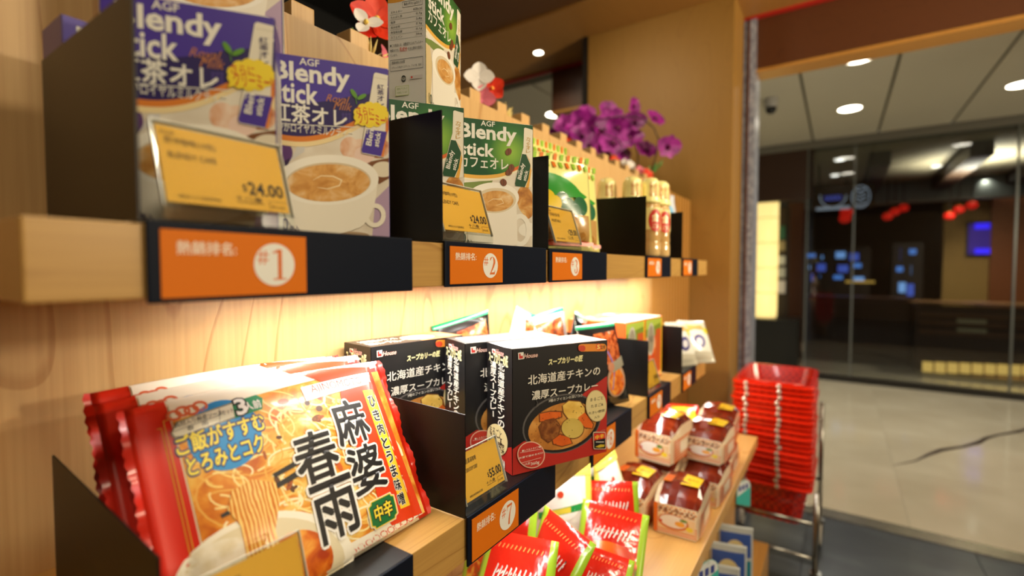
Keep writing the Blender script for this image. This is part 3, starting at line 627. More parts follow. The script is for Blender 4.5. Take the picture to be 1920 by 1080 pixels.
    s.poly([(52,132),(76,138),(76,174),(52,168)], sq); s.poly([(56,140),(64,142),(64,152),(72,154),(72,168),(56,164)], (196,44,34)); s.text('House', (80,180), (130,148), (230,170,160), .015, shear=.25); s.text('スープカリーの匠', (28,236), (156,188), (238,230,170), .04)
    s.vtext('北海道産チキンの', (80,736), (132,252), PALE, .02); s.vtext('濃厚スープカレー', (34,672), (80,240), PALE, .02)
    s.ell(72,835,66,112,KIN)
    for w, a, b in (('まるごと',(26,805),(104,765)),('たまご&',(30,852),(104,812)),('大きい野菜',(14,898),(118,858)),('入り',(44,930),(80,904))): s.text(w, a, b, (40,32,20), .01)
    s.text('レトルトタイプ●', (34,1000), (118,964), PALE, .01)
    s.build('side_print', t, lambda x, y, h: (-h, CD-x, y))
    # top
    o = PR(lambda u, v: (u*CW, v*CD)); o.rect(.005,.01,.995,.99,(30,26,26)); o.poly([(.52,.01),(.995,.01),(.995,.99),(.66,.99)], (206,112,60)); o.ell(.62,.5,.17,.34,KIN); o.poly([(.8,.2),(.98,.2),(.98,.8),(.84,.8)], (226,150,90))
    o.text('北海道産チキンの', (.06,.56), (.44,.84), PALE, .02); o.text('濃厚スープカレー', (.05,.2), (.43,.48), PALE, .02)
    o.build('top_print', t, lambda x, y, h: (x, y, CH+h)); return t
curry_box('black soup curry carton in front, its whole curry bowl showing above card seven', .545, .366, -25.2)
curry_box('black soup curry carton in the middle, behind the front one', .546, .450, -25)
curry_box('black soup curry carton farthest left, against the maple wall', .447, .537, -8.5)
# ---------------------------------------------------------------- bags and pouches
def pillow(w, h, t, lean=0., seam='LR', sw=.014, wr=0., seed=0, crown=.0, twist=0.):
    """front(x, y, h) and back(x, y) of a filled bag standing on its lower edge and leaning back"""
    M = Matrix.Rotation(rad(-lean), 4, 'X'); ph = seed*1.7
    def prof(x, y):
        a = min(max((x-(sw if 'L' in seam else 0))/(w-2*(sw if 'L' in seam else 0)), 0), 1)
        b = min(max((y-(sw if 'B' in seam else 0))/(h-(sw if 'B' in seam else 0)-(sw if 'T' in seam else 0)), 0), 1)
        g = (4*a*(1-a))**.55*(4*b*(1-b))**.5
        g *= 1+.10*math.sin(9*a+ph)*math.sin(7*b+2*ph)
        wrk = wr*math.sin(x*260+ph+3*math.sin(y*90+ph))*math.sin(y*170+ph*2)*(1-g*.55)
        return t*g+wrk
    def front(x, y, hh): 
        c = crown*math.sin(math.pi*min(max(x/w, 0), 1))*(y/h)
        tw = twist*(y/h-.3)*(x/w-.5)
        return tuple(M @ Vector((x, -(prof(x, y)+hh)+tw, y+c)))
    def back(x, y):
        c = crown*math.sin(math.pi*min(max(x/w, 0), 1))*(y/h); tw = twist*(y/h-.3)*(x/w-.5)
        return tuple(M @ Vector((x, prof(x, y)*.45+.0012+tw, y+c)))
    return front, back
def bag_body(t, w, h, fb, mats, seamfn=None, nu=36, nv=26, name='bag_body'):
    f, b = fb; m = MB(); m.grid(lambda u, v: f(u*w, v*h, 0), nu, nv); 
    if seamfn: m.m = [seamfn((i % nu+.5)/nu, (i//nu+.5)/nv) for i in range(nu*nv)]
    k = len(m.f); m.grid(lambda u, v: b((1-u)*w, v*h), nu, nv)
    if seamfn: m.m[k:] = [seamfn(1-(i % nu+.5)/nu, (i//nu+.5)/nv) for i in range(nu*nv)]
    # close the rim
    n = len(m.v)//2; row = nu+1
    for j in range(nv): m.f += [(j*row, (j+1)*row, n+(j+1)*row+nu, n+j*row+nu), (j*row+nu, n+j*row, n+(j+1)*row, (j+1)*row+nu)]; m.m += [m.m[0]]*2
    for i in range(nu): m.f += [(nv*row+i, nv*row+i+1, n+nv*row+nu-i-1, n+nv*row+nu-i), (i, n+nu-i, n+nu-i-1, i+1)]; m.m += [m.m[-1]]*2
    return m.build(name, mats, t, smooth=True)
NOOD = noisemat('noodle_photo', [(.3,(196,96,20)), (.45,(226,140,40)), (.58,(240,184,80)), (.72,(248,216,130))], (1,1,1.2), 30, 5, 1.2, .3, .5)
NOOD2 = noisemat('noodle_strand', [(.15,(206,112,30)), (.4,(234,160,60)), (.8,(250,214,128))], (1.6,1,.25), 60, 2, 4, .26, .5, 'BANDS')
RICE = noisemat('rice_photo', [(.3,(226,214,180)), (.6,(244,238,220))], (1,1,1), 90, 4, 0, .32, .4)
SAUCE = noisemat('sauce_photo', [(.3,(176,58,10)), (.5,(222,112,22)), (.7,(246,176,70))], (1,1,1), 48, 4, 1, .32, .4)
FILM = dict(rough=.26, coat=.5)
RED = flat((214,38,16), .32, .4); REDB = flat((226,66,26), .32, .4)
NW, NH = .257, .190
def noodle_bag(label, x, y, z, lean, deg=0, seed=0, full=True, twist=0.):
    t = thing('noodle_bag', label, 'noodle bag', (x, y, z), rad(deg), 'red noodle bags on the lower shelf')
    fb = pillow(NW, NH, .017, lean, 'LR', .020, 0., seed, .004, twist)
    bag_body(t, NW, NH, fb, [flat((240,228,200), .32, .4), RED], lambda u, v: 1 if u < .12 or u > .955 else 0)
    q0 = homog([(236,763),(716,671),(816,960),(341,1248)], [(0,NH),(NW,NH),(NW,0),(0,0)]); p = PR(q0, .00016, .0005).lay(0); C = p.ctext
    inv = homog([(0,NH),(NW,NH),(NW,0),(0,0)], [(236,763),(716,671),(816,960),(341,1248)])
    B = lambda u, v: inv(u*NW, v*NH)
    fm = lambda c: flat(c, .42, .18)
    p.poly([B(.115,.02),B(.985,.02),B(.985,.93),B(.115,.93)], NOOD)
    p.lay(1.1)
    p.poly([B(.115,.90),B(.985,.955),B(.985,.995),B(.115,.995)], fm((244,236,216))); p.poly([B(.115,.02),B(.97,.02),B(.97,.07),B(.115,.09)], fm((244,238,222)))  # upper pale band: highlight along the top fold, painted into the print
    for k in range(22): X0 = .13+.038*k; p.ring(*B(X0,.035), 7, 5, 2, fm((214,70,40))) if full else None
    rr = random.Random(seed+21)
    strand = [fm((250,226,150)), fm((246,206,110)), fm((236,178,76)), fm((253,238,190))]
    for k in range(230 if full else 60):
        u, v, r = .13+.84*rr.random(), .08+.84*rr.random(), .010+.022*rr.random(); a0 = rr.random()*360; sw_ = rr.uniform(70, 190); el = rr.uniform(.5, 1.)
        pts = [inv(u*NW+r*math.cos(rad(a0+sw_*i/9)), v*NH+r*el*math.sin(rad(a0+sw_*i/9)-.4)) for i in range(10)]
        if any(not (.115*NW < q0(*g)[0] < .97*NW and .06*NH < q0(*g)[1] < .93*NH) for g in pts): continue
        p.lay(.25+.003*k); p.stroke(pts, rr.uniform(2.5, 4.5), rr.choice(strand))
    p.lay(1.1)
    # mushrooms and meat crumbs
    rr = random.Random(5)
    for k in range(40):
        u, v = .2+.6*rr.random(), .35+.5*rr.random(); a, b = B(u, v); p.ell(a, b, 5+7*rr.random(), 3+3*rr.random(), fm(rr.choice([(120,66,20),(170,84,30),(92,52,20),(206,96,40)])), rr.random()*180, 10)
    # curls at the upper left, bowl, rice, sauce
    p.lay(2)
    for k in range(4): p.ring(330+16*k, 778-4*k-3*(k % 2), 12, 8, 5, fm((222,104,60)))
    p.lay(2)
    p.ell(505,1095,178,128,fm((246,240,222)),-16); p.lay(3); p.ell(500,1090,160,110,fm((226,214,180)),-16); p.lay(4); p.ell(430,1085,92,72,RICE,-16); p.ell(566,1055,64,58,SAUCE,-10)
    p.lay(6); p.poly([(433,925),(470,905),(512,912),(520,940),(512,1000),(536,1070),(548,1190),(470,1200),(470,1090),(448,990),(425,960)], NOOD2)
    p.lay(5); st = fm((26,26,26)); p.poly([(600,842),(604,852),(512,902),(506,896)], st); p.poly([(600,860),(604,872),(506,928),(499,922)], st); p.stroke([(440,958),(414,972)], [9,7], st)
    p.lay(4)
    # red right side with the yellow band
    p.poly([(560,700),(702,684),(804,958),(742,984),(716,962),(690,880),(640,800),(640,735)], REDB); p.lay(5); p.poly([(684,733),(706,728),(779,944),(757,953)], fm((246,206,52)))
    p.poly([(565,733),(701,694),(706,716),(573,760)], fm((248,244,236))); p.lay(6); C('AJINOMOTO', 636, 726, .068, .0115, fm((206,60,34)), -.006)
    k_, w_ = fm((24,22,22)), fm((248,246,240))
    for i, ch in enumerate('ひき肉とうま味噌'): p.lay(6); C(ch, 703+7.8*i, 752+26*i, .0105, .0125, k_, .03, [(.04, w_)])
    p.lay(7)
    for ch, cx, cy, w, h in (('麻',656,795,.048,.050),('婆',686,880,.047,.050),('春',588,862,.048,.050),('雨',628,956,.049,.056)): C(ch, cx, cy, w*.92, h*.92, w_, .062, [])
    p.lay(9)
    for ch, cx, cy, w, h in (('麻',656,795,.048,.050),('婆',686,880,.047,.050),('春',588,862,.048,.050),('雨',628,956,.049,.056)): C(ch, cx, cy, w*.92, h*.92, k_, .022)
    p.lay(7); cx, cy = q0(720, 958); q = p.q; p.q = lambda a, b: (cx+a, cy+b)
    for s, c in ((1.12,(236,232,214)),(1.06,(240,206,60)),(.98,(22,112,54))): p.h += p.dz; p.poly([(a*s*.0175, b*s*.0125) for a, b in ((-1,.7),(-.8,.8),(-.75,1),(.75,1),(.8,.8),(1,.7),(1,-.7),(.8,-.8),(.75,-1),(-.75,-1),(-.8,-.8),(-1,-.7))], fm(c))
    p.q = q; p.lay(10); C('中辛', 720, 958, .024, .015, fm((248,222,60)), .03, [(.08, fm((30,40,30)))])
    # blue roundel and its slogan, serving pill
    p.lay(2); bl = q0(424, 818); p.q = lambda a, b: (a, b); p.ell(bl[0], bl[1], .029, .031, fm((26,142,212)), n=48); p.q = q
    yl, nv = fm((246,226,74)), fm((40,44,120))
    p.lay(3); C('ご飯がすすむ', 418, 816, .070, .0165, yl, .03, [(.075, nv)]); p.lay(3); C('とろみとコク', 426, 856, .060, .0155, yl, .03, [(.075, nv)])
    p.lay(3); p.poly([(324,812),(333,791),(437,759),(442,789),(345,820),(329,821)], fm((150,146,120))); p.lay(4); p.poly([(326,811),(335,793),(437,762),(440,787),(345,817),(331,818)], fm((238,234,212)))
    p.lay(5); p.stroke([(328,809),(412,783)], .8, k_); p.stroke([(412,770),(413,795)], .8, k_); C('具材入り麻婆ソース', 375, 787, .036, .0048, k_); C('春　雨', 372, 800, .016, .0044, k_); C('1セット', 426, 777, .011, .0045, k_)
    p.lay(4); p.poly([(436,760),(482,746),(493,753),(491,774),(441,790)], fm((20,140,84))); p.lay(5); C('3', 452, 768, .0085, .0145, w_, .03, [(.06, k_)]); p.lay(5); C('人前', 474, 766, .0145, .0080, w_, .03)
    p.build('front_print', t, fb[0], .0065, smooth=True)
    s = PR(None, .00002, .0004); g = flat((232,170,60), .3, .4)
    for x0 in (.0215, .0238): s.stroke([(x0, .012), (x0, NH-.022)], .0007, g)
    s.stroke([(.0215,NH-.022),(.0175,NH-.022),(.0175,NH-.026)], .0008, g); s.stroke([(.0238,NH-.022),(.0238,NH-.017),(.029,NH-.017)], .0008, g)
    s.build('seam_print', t, fb[0], .01)
    # pinked fin along both seams
    for sx, xs in ((-1, 0.), (1, NW)):
        e = MB(); n = 40; base = len(e.v)
        for i in range(n+1):
            yy = NH*i/n; wob = .003*math.sin(i*.55+seed); zz = .0016*(i % 2)
            e.v += [fb[0](xs, yy, 0), fb[0](xs+sx*(.0045+zz), yy, wob)]
        e.f += [(base+2*i, base+2*i+1, base+2*i+3, base+2*i+2) for i in range(n)]; e.m += [0]*n
        e.build('crimped_seam', RED, t, smooth=True)
    return t
noodle_bag('red noodle bag in front, its black characters and chopsticks fully showing', .146, .388, Lw+.003, 27, 0, 0)
noodle_bag('red noodle bag in the middle, only its top strip showing behind the front one', .139, .428, Lw+.003, 25, .5, 2, True, -.02)
noodle_bag('red noodle bag at the back against the maple wall', .143, .466, Lw+.003, 25.5, 0, 4, True, .02)
# generic printed pouch
def pouch(name, label, cat, group, x, y, z, w, h, t_, lean, deg, mats, seamfn, art, seed=0, seam='TB', sw=.012, twist=0., crown=0., wr=0., maxlen=.014, roll=0.):
    t = thing(name, label, cat, (x, y, z), rad(deg), group)
    if roll: t.rotation_euler = (0, rad(roll), rad(deg)); t.location.z += w*max(0, math.sin(rad(roll)))
    fb = pillow(w, h, t_, lean, seam, sw, wr, seed, crown, twist); bag_body(t, w, h, fb, mats, seamfn, 20, 20)
    if art:
        p = PR(lambda u, v: (u*w, v*h), .00012, .0008); art(p); p.build('front_print', t, fb[0], maxlen, smooth=True)
    return t
# ---- yellow vegetable snack bags (upper tray three)
SNK = flat((236,230,140), .25, .5); STRG, STRO = (150,196,60), (226,120,44)
PUFF = noisemat('puff_photo', [(.3,(176,120,50)), (.5,(222,176,104)), (.7,(244,220,170))], (1,1,1), 46, 2, .3, .22, .6)
def snack_art(p):
    for row, (v0, v1) in enumerate(((.93,.995),(.84,.91))):
        for k in range(22):
            if k % 2 == row: continue
            p.poly([(k/22,v0),((k+1)/22,v0),((k+1.3)/22,v1),((k+.3)/22,v1)], flat((STRG, STRO)[(k//2) % 2], .25, .5))
    g1, g2 = flat((44,150,48), .25, .5), flat((20,98,58), .25, .5)
    p.poly([(.22,.70),(.3,.78),(.45,.76),(.6,.72),(.72,.66),(.8,.60),(.9,.56),(.78,.5),(.7,.54),(.56,.52),(.44,.54),(.3,.56)], g1)
    for cx, cy, r in ((.52,.50,.09),(.60,.44,.10),(.78,.45,.11),(.70,.40,.08)): p.ell(cx, cy, r, r*.9, g2)
    for cx, cy, rx, ry in ((.32,.50,.11,.10),(.42,.46,.09,.08),(.27,.45,.08,.07)): p.ell(cx, cy, rx, ry, flat((240,204,44), .25, .5))
    p.poly([(.12,.80),(.24,.77),(.33,.55),(.21,.53)], flat((230,132,52), .25, .5)); 
    p.poly([(.34,.40),(.62,.36),(.90,.36),(.93,.10),(.25,.08),(.22,.34)], flat((196,150,84), .2, .6))
    rr = random.Random(9)
    for k in range(30): p.ell(.28+.6*rr.random(), .12+.24*rr.random(), .05, .045, PUFF, 0, 14)
    p.poly([(.2,.06),(.98,.05),(.98,.09),(.6,.12),(.2,.10)], flat((222,84,40), .25, .5))
    br = flat((70,34,16), .3, .4)
    p.ctext('野', .10, .66, .02, .022, br, .03); p.ctext('菜', .10, .49, .024, .026, br, .03)
for i, (x, y, deg, sc, lb) in enumerate(((.662,.437,-30,1.,'yellow vegetable snack bag at the front, behind the $29.00 card'), (.742,.452,-26,1.,'yellow vegetable snack bag on the right, next to the bottles'))):
    pouch('snack_bag', lb, 'snack bag', 'yellow vegetable snack bags', x, y, TB, .150, .168, .018, 4, deg, [SNK], None, snack_art, i*3, 'TB', .016, .012)
pouch('snack_bag', 'tall yellow snack bag at the back, beside the third divider', 'snack bag', 'yellow vegetable snack bags', .800, .50, TB, .150, .235, .02, 5, -8, [SNK], None, snack_art, 5, 'TB', .018)
# ---- sesame dressing bottles
BOT = noisemat('dressing', [(.3,(190,146,84)), (.7,(222,186,126))], (1,1,1), 20, 2, 0, .1, .6)
CAPY = flat((252,238,160), .25, .4)
def bottle(label, x, y, z=TB):
    t = thing('dressing_bottle', label, 'bottle', (x, y, z), rad(-40), 'yellow capped dressing bottles')
    r = .0245
    MB().lathe([(.0005,0),(r*.9,0),(r,.004),(r,.03),(r*.93,.034),(r,.038),(r*.95,.052),(r,.06),(r,.106),(r*.92,.118),(r*.82,.124)], 28).build('bottle_body', BOT, t, smooth=True)
    MB().lathe([(r*1.01,.062),(r*1.01,.104),(r*.97,.113)], 28, cap=False).build('label_sleeve', flat((236,220,150), .3, .4), t, smooth=True)
    MB().lathe([(r*.98,.124),(r*1.03,.126),(r*1.03,.131),(r*.95,.133),(r*.93,.16),(r*.86,.174),(r*.6,.182),(r*.2,.185),(.0003,.1852)], 28).build('cap', CAPY, t, smooth=True)
    wrap = lambda R: (lambda a, y_, h: ((R+h)*math.sin(a/R), -(R+h)*math.cos(a/R), y_))
    p = PR(None, .00004, .0004); p.ell(0,.083,.017,.026,(196,42,26)); p.ctext('金', 0, .090, .018, .018, flat((244,228,170), .3, .4), .02); p.ctext('ごま', 0, .070, .016, .009, flat((244,228,170), .3, .4), .01)
    p.build('label_print', t, wrap(r*1.01), .004)
    p = PR(None, .00004, .0006)
    for i in range(3): p.vtext('ごまだれの味', (-.014+.011*i, .138), (-.007+.011*i, .17), (196,96,30), .02)
    p.build('cap_print', t, wrap(r*.94), .004)
for x, y, lb in ((1.098,.402,'yellow capped bottle whose cap rises behind the fourth divider'), (1.137,.372,'yellow capped bottle in front, left of its neighbour beside the fifth divider'), (1.193,.366,'yellow capped bottle standing nearest the fifth divider'), (1.083,.458,'yellow capped bottle at the back beside the snack bags')): bottle(lb, x, y)
# ---- blue and silver pack at the far end of the upper shelf
def blue_art(p):
    p.poly([(.05,.1),(.95,.1),(.95,.62),(.6,.5),(.05,.66)], flat((40,50,140), .25, .5)); p.ell(.5,.72,.25,.12,flat((130,190,230), .25, .5)); p.poly([(.2,.2),(.7,.25),(.6,.4),(.25,.36)], flat((226,214,90), .25, .5))
pouch('blue_snack_bag', 'small blue and silver bag behind the fifth divider', 'snack bag', None, 1.365, .43, TB, .11, .19, .016, 6, -20, [flat((206,210,220), .22, .5)], None, blue_art, 3)
# ---- lower shelf: black pouches with green seams
MOS = noisemat('stew_photo', [(.3,(60,24,12)), (.45,(150,60,26)), (.55,(206,110,54)), (.68,(120,50,22)), (.8,(226,200,170))], (1,1,1), 60, 4, .6, .2, .6)
SASH = noisemat('red_slices', [(.3,(150,34,20)), (.6,(206,70,44))], (.3,1,2), 60, 2, .4, .2, .6)
BLK = flat((20,18,18), .2, .6); GRN = flat((30,134,86), .25, .5)
def stew_art(p):
    p.poly([(.30,.50),(.86,.52),(.90,.90),(.32,.88)], MOS); p.poly([(.04,.14),(.36,.14),(.38,.52),(.05,.56)], SASH)
    p.ell(.70,.30,.22,.20,flat((190,150,120), .2, .6)); p.ell(.70,.28,.18,.16,SAUCE); p.stroke([(.55,.66),(.66,.46),(.60,.20)], .02, flat((120,120,196), .2, .6)); p.poly([(.52,.50),(.92,.58),(.95,.46),(.62,.40)], flat((160,152,130), .2, .6)); p.ell(.58,.47,.07,.06,flat((196,130,96), .2, .6))
sf = lambda u, v: 1 if v > .93 else 0
pouch('stew_pouch', 'black pouch standing in front, right of the curry cartons', 'pouch', 'black green seamed pouches', .855, .412, L2, .150, .172, .016, 9, -16, [BLK, GRN], sf, stew_art, 1, 'TB', .012, .03)
SILV = flat((206,204,198), .2, .6)
for i, (x, y, h, deg, ln, m, lb) in enumerate(((.690,.585,.185,-6,2,GRN,'green ended pouch peeking over the middle curry carton'), (.800,.575,.185,-14,4,SILV,'silver white pouch lying behind the front curry carton'), (.895,.535,.18,-22,8,SILV,'silver green pouch standing beside the orange cartons'), (.93,.485,.172,-10,8,BLK,'black pouch leaning just behind the front black pouch'))):
    pouch('stew_pouch', lb, 'pouch', 'black green seamed pouches', x, y, L2, .112, h, .018, ln, deg, [m if i else BLK, GRN], sf, stew_art, i+2, 'TB', .012, .06 if i % 2 else -.06, roll=(-13, 15, -11, 12)[i])
# ---- orange and green cartons
OCP = noisemat('orange_carton_print', [(.35,(206,74,24)), (.5,(230,120,50)), (.65,(246,190,130))], (1,1,1), 30, 2, .4, .35, .3)
def soba(label, x, y):
    t = thing('noodle_carton', label, 'carton', (x, y, L2), rad(-4), 'orange and green noodle cartons')
    w, d, h = .112, .050, .160
    MB().box(0, w, 0, d, 0, h).build('carton_body', flat((222,96,36), .35, .3), t, bevel=.001)
    p = PR(lambda u, v: (u*w, v*h)); p.rect(.02,.02,.98,.98,(120,140,40)); p.rect(.02,.02,.98,.70,OCP); p.poly([(.02,.98),(.98,.98),(.98,.9),(.02,.82)], (170,190,70)); p.ell(.32,.66,.2,.26,(196,190,176)); p.ell(.32,.66,.17,.22,(150,140,120)); p.rect(.6,.1,.96,.8,(196,84,30)); p.ctext('そば', .32, .66, .025, .016, flat((60,40,30), .4), .02); p.rect(.93,.02,.98,.98,(240,196,40))
    p.build('front_print', t); o = PR(lambda u, v: (u*w, v*d)); o.rect(.03,.05,.97,.95,OCP); o.ell(.5,.5,.2,.3,(246,214,180)); o.build('top_print', t, lambda a, b, hh: (a, b, h+hh))
for i, (x, y, lb) in enumerate(((1.072,.405,'orange green carton in front on the left of its row'), (1.187,.397,'orange green carton in front beside the last tall divider'), (1.075,.457,'orange green carton in the second row, left'), (1.190,.449,'orange green carton in the second row, right'), (1.078,.509,'orange green carton in the back row, left'), (1.193,.501,'orange green carton in the back row, right'))): soba(lb, x, y)
# ---- silver snack bags at the far end
def silv_art(p):
    p.poly([(.1,.3),(.9,.25),(.85,.75),(.15,.8)], flat((232,228,216), .22, .6)); p.ell(.55,.5,.18,.16,flat((70,62,130), .22, .6)); p.ell(.55,.5,.10,.09,flat((226,222,226), .22, .6)); p.poly([(.1,.7),(.5,.8),(.8,.78),(.8,.9),(.1,.9)], flat((206,160,90), .22, .6)); p.ell(.85,.75,.09,.08,flat((220,206,60), .22, .6))
for i, (x, y, z, dg, lb) in enumerate(((1.395,.402,L2,-30,'silver snack bag standing beside the last divider'), (1.475,.385,L2,-42,'silver snack bag sticking out at the shelf end'), (1.44,.46,L2+.002,-20,'silver snack bag behind the two front ones'))):
    pouch('silver_snack_bag', lb, 'snack bag', 'silver snack bags', x, y, z, .115, .13+.012*(i == 2), .02, 12+4*i, dg, [flat((204,196,176), .2, .6)], None, silv_art, i*2, 'TB', .01, .05)
# ---------------------------------------------------------------- ramen multipacks on the ledge
TZ = -.6095
RAMT = noisemat('ramen_top', [(.35,(96,26,12)), (.6,(126,40,18)), (.8,(160,70,36))], (1,1,1), 26, 3, .5, .16, .7, None, .25)
STRIPE = (226,104,18)
def ramen(label, x, y, z, deg, h=.100, d=.16):
    """end face towards local -Y"""
    t = thing('ramen_pack', label, 'noodle pack', (x, y, z), rad(deg), 'striped ramen multipacks'); w = .106
    M = MB(); n = 12
    def sf(u, v):   # cross-section: straight sides, puffed top
        a = u*2*math.pi; return None
    sec = [(0,.004),(.004,0),(w-.004,0),(w,.004),(w+.001,h*.5),(w-.001,h*.86),(w-.012,h*.97),(w*.7,h*1.02),(w*.5,h*1.04),(w*.3,h*1.02),(.012,h*.97),(.001,h*.86),(-.001,h*.5)]
    ns = 9; vs = []
    for j in range(ns):
        f = j/(ns-1); sq = 1-.10*abs(2*f-1)**6; bump = .003*math.sin(j*2.4)
        for a, b in sec: vs.append((w/2+(a-w/2)*sq, f*d, (b if b < h*.5 else h*.5+(b-h*.5)*(.40+.60*min(1, min(f, 1.15-f)/.34)))+(bump if b > h*.9 else 0)))
    k = len(sec); fs = []; mi = []
    for j in range(ns-1):
        for i in range(k): fs.append((j*k+i, j*k+(i+1) % k, (j+1)*k+(i+1) % k, (j+1)*k+i)); mi.append(1 if 4 < i < 10 else 0)
    fs += [tuple(range(k-1, -1, -1)), tuple((ns-1)*k+i for i in range(k))]; mi += [0, 0]
    M.add(vs, fs); M.m = mi; b = M.build('pack_body', [flat((236,214,180), .16, .7, 0, 0, .5, .3, 40), RAMT], t, smooth=False)
    p = PR(lambda u, v: (w*.05+u*w*.9, v*h*.68)); fm = lambda c: flat(c, .16, .7)
    p.rect(0,0,1,1,(244,226,192))
    for i in range(5): p.rect(0,.04+.075*i,1,.075+.075*i,fm(STRIPE))
    for i in range(10):
        for j in range(3): p.rect(i/10+.05*(j % 2), .70+.1*j, i/10+.05+.05*(j % 2), .75+.1*j, fm((232,150,74)))
    p.poly([(0,0),(.09,0),(.09,1),(0,1)], fm(STRIPE)); p.rect(.10,.16,.96,.64,fm((238,206,160))); p.ell(.46,.44,.36,.26,fm((206,110,50))); p.ell(.46,.46,.31,.21,fm((242,236,226))); p.ell(.62,.42,.12,.09,fm((240,170,60))); p.ell(.70,.56,.09,.05,fm((90,140,60))); p.ell(.84,.32,.08,.08,fm((240,214,60))); p.ell(.17,.40,.04,.05,fm((200,50,30)))
    p.ctext('チキンラーメン', .53, .80, w*.76, .014, fm((120,44,12)), .04, shear=.12)
    p.build('front_print', t, lambda a, b_, hh: (a, -.0015-hh, b_+.004))
    s = PR(lambda u, v: (u*d, v*h)); 
    for i in range(9): s.rect(.06,.05+.062*i,.94,.085+.062*i,fm(STRIPE))
    s.rect(.3,.2,.7,.5,fm((240,226,200))); s.build('side_print', t, lambda a, b_, hh: (w+.0012+hh, a, b_)); 
    s.build('side_print', t, lambda a, b_, hh: (-.0012-hh, a, b_)) 
    o = PR(lambda u, v: (w*.5+u*w*.40, d*.30+v*d*.40)); o.poly([(0,0),(.95,.05),(1,.9),(.06,1)], fm((240,196,40))); o.ctext('5食パック', .5, .55, .026, .012, fm((150,50,20)), .02); o.poly([(-1,.1),(-.5,.05),(-.45,.7),(-.95,.75)], fm((206,90,30)))
    o.build('top_print', t, lambda a, b_, hh: (a, b_, h*1.045+hh-((a/w-.5)**2)*h*.16), .02)
    return t
RD = -90
ramen('striped ramen pack in front, its whole striped face above the bare ledge', 1.105, .350, TZ, RD+2)
ramen('striped ramen pack on the left, behind the red pouches', 1.10, .468, TZ, RD-1)
ramen('striped ramen pack on the very top of the heap, its face catching the light', 1.25, .446, TZ+.106, RD-6, .108)
ramen('striped ramen pack supporting the top one, against the wall', 1.285, .456, TZ, RD)
ramen('striped ramen pack behind the front one, lower of its stack', 1.30, .345, TZ, RD-2, .090)
ramen('striped ramen pack behind the front one, upper of its stack', 1.345, .345, TZ+.096, RD-3, .088)
ramen('striped ramen pack in the third stack toward the ledge end, lower', 1.475, .35, TZ, RD, .090)
ramen('striped ramen pack in the third stack toward the ledge end, upper', 1.52, .35, TZ+.096, RD+2, .085)
def red_art(p):
    p.poly([(.1,.35),(.9,.3),(.85,.85),(.2,.9)], flat((240,206,50), .2, .6)); p.ctext('辛', .5, .6, .03, .03, flat((190,30,20), .2, .6), .03)
pouch('red_noodle_pack', 'red pack with yellow panel behind the top ramen pack', 'noodle pack', None, 1.60, .46, TZ+.06, .11, .13, .022, 52, -70, [flat((206,34,22), .2, .6)], None, red_art, 2)
tag(MB().box(0, .12, 0, .14, 0, .114).build('carton_riser', flat((170,60,30), .4), None, (1.52, .36, TZ)), 'plain reddish carton under the red pack at the ledge end', 'carton') if 0 else None
# ---------------------------------------------------------------- red seasoning pouches on the ledge
FR = flat((214,40,24), .2, .6, 0, 0, .5, .5, 45); LIME = flat((166,204,52), .22, .5); PWHT = flat((236,232,222), .24, .5, 0, 0, .5, .5, 45)
VEG = noisemat('vegetable_photo', [(.3,(60,120,30)), (.42,(206,60,24)), (.52,(240,190,60)), (.62,(190,40,20)), (.75,(120,170,50)), (.85,(120,40,70))], (1,1,1), 34, 2, .4, .22, .5)
GLOW = noisemat('orange_burst', [(.3,(214,40,24)), (.6,(236,120,40)), (.8,(250,220,120))], (1,1,1), 14, 2, .3, .2, .6)
def hot_art(p):
    p.rect(.08,.03,.92,.50,VEG); p.ell(.5,.50,.40,.14,GLOW); p.poly([(.62,.05),(.95,.05),(.95,.30),(.7,.32)], flat((236,220,60), .22, .5))
    w = flat((240,236,226), .24, .5)
    for k in range(9): p.stroke([(.22+.065*k,.66+.012*(k%3)),(.27+.065*k,.78-.01*(k%2)),(.25+.065*k,.715),(.30+.06*k,.74)], .018, w)
    for k in range(12): p.stroke([(.15+.06*k,.89),(.17+.06*k,.92)], .012, flat((236,150,80), .2, .6))
def back_art(p):
    p.ell(.5,.70,.34,.2,flat((246,244,236), .24, .5)); p.poly([(.16,.52),(.86,.60),(.86,.66),(.16,.58)], flat((40,150,74), .24, .5)); p.poly([(.36,.55),(.66,.58),(.66,.63),(.36,.60)], flat((220,206,70), .24, .5))
    for k in range(14): p.rect(.16,.10+.025*k,.5+.3*((k*7) % 5)/5,.108+.025*k,flat((200,120,110), .3, .4))
    p.poly([(.55,.02),(.98,.02),(.98,.3),(.7,.36)], VEG); p.ell(.5,.74,.05,.03,flat((206,70,40), .3, .4)); p.poly([(.02,.9),(.98,.9),(.98,.985),(.02,.985)], flat((236,220,90), .24, .5))
edge = lambda u, v: 1 if (u < .1 or u > .9) else 0
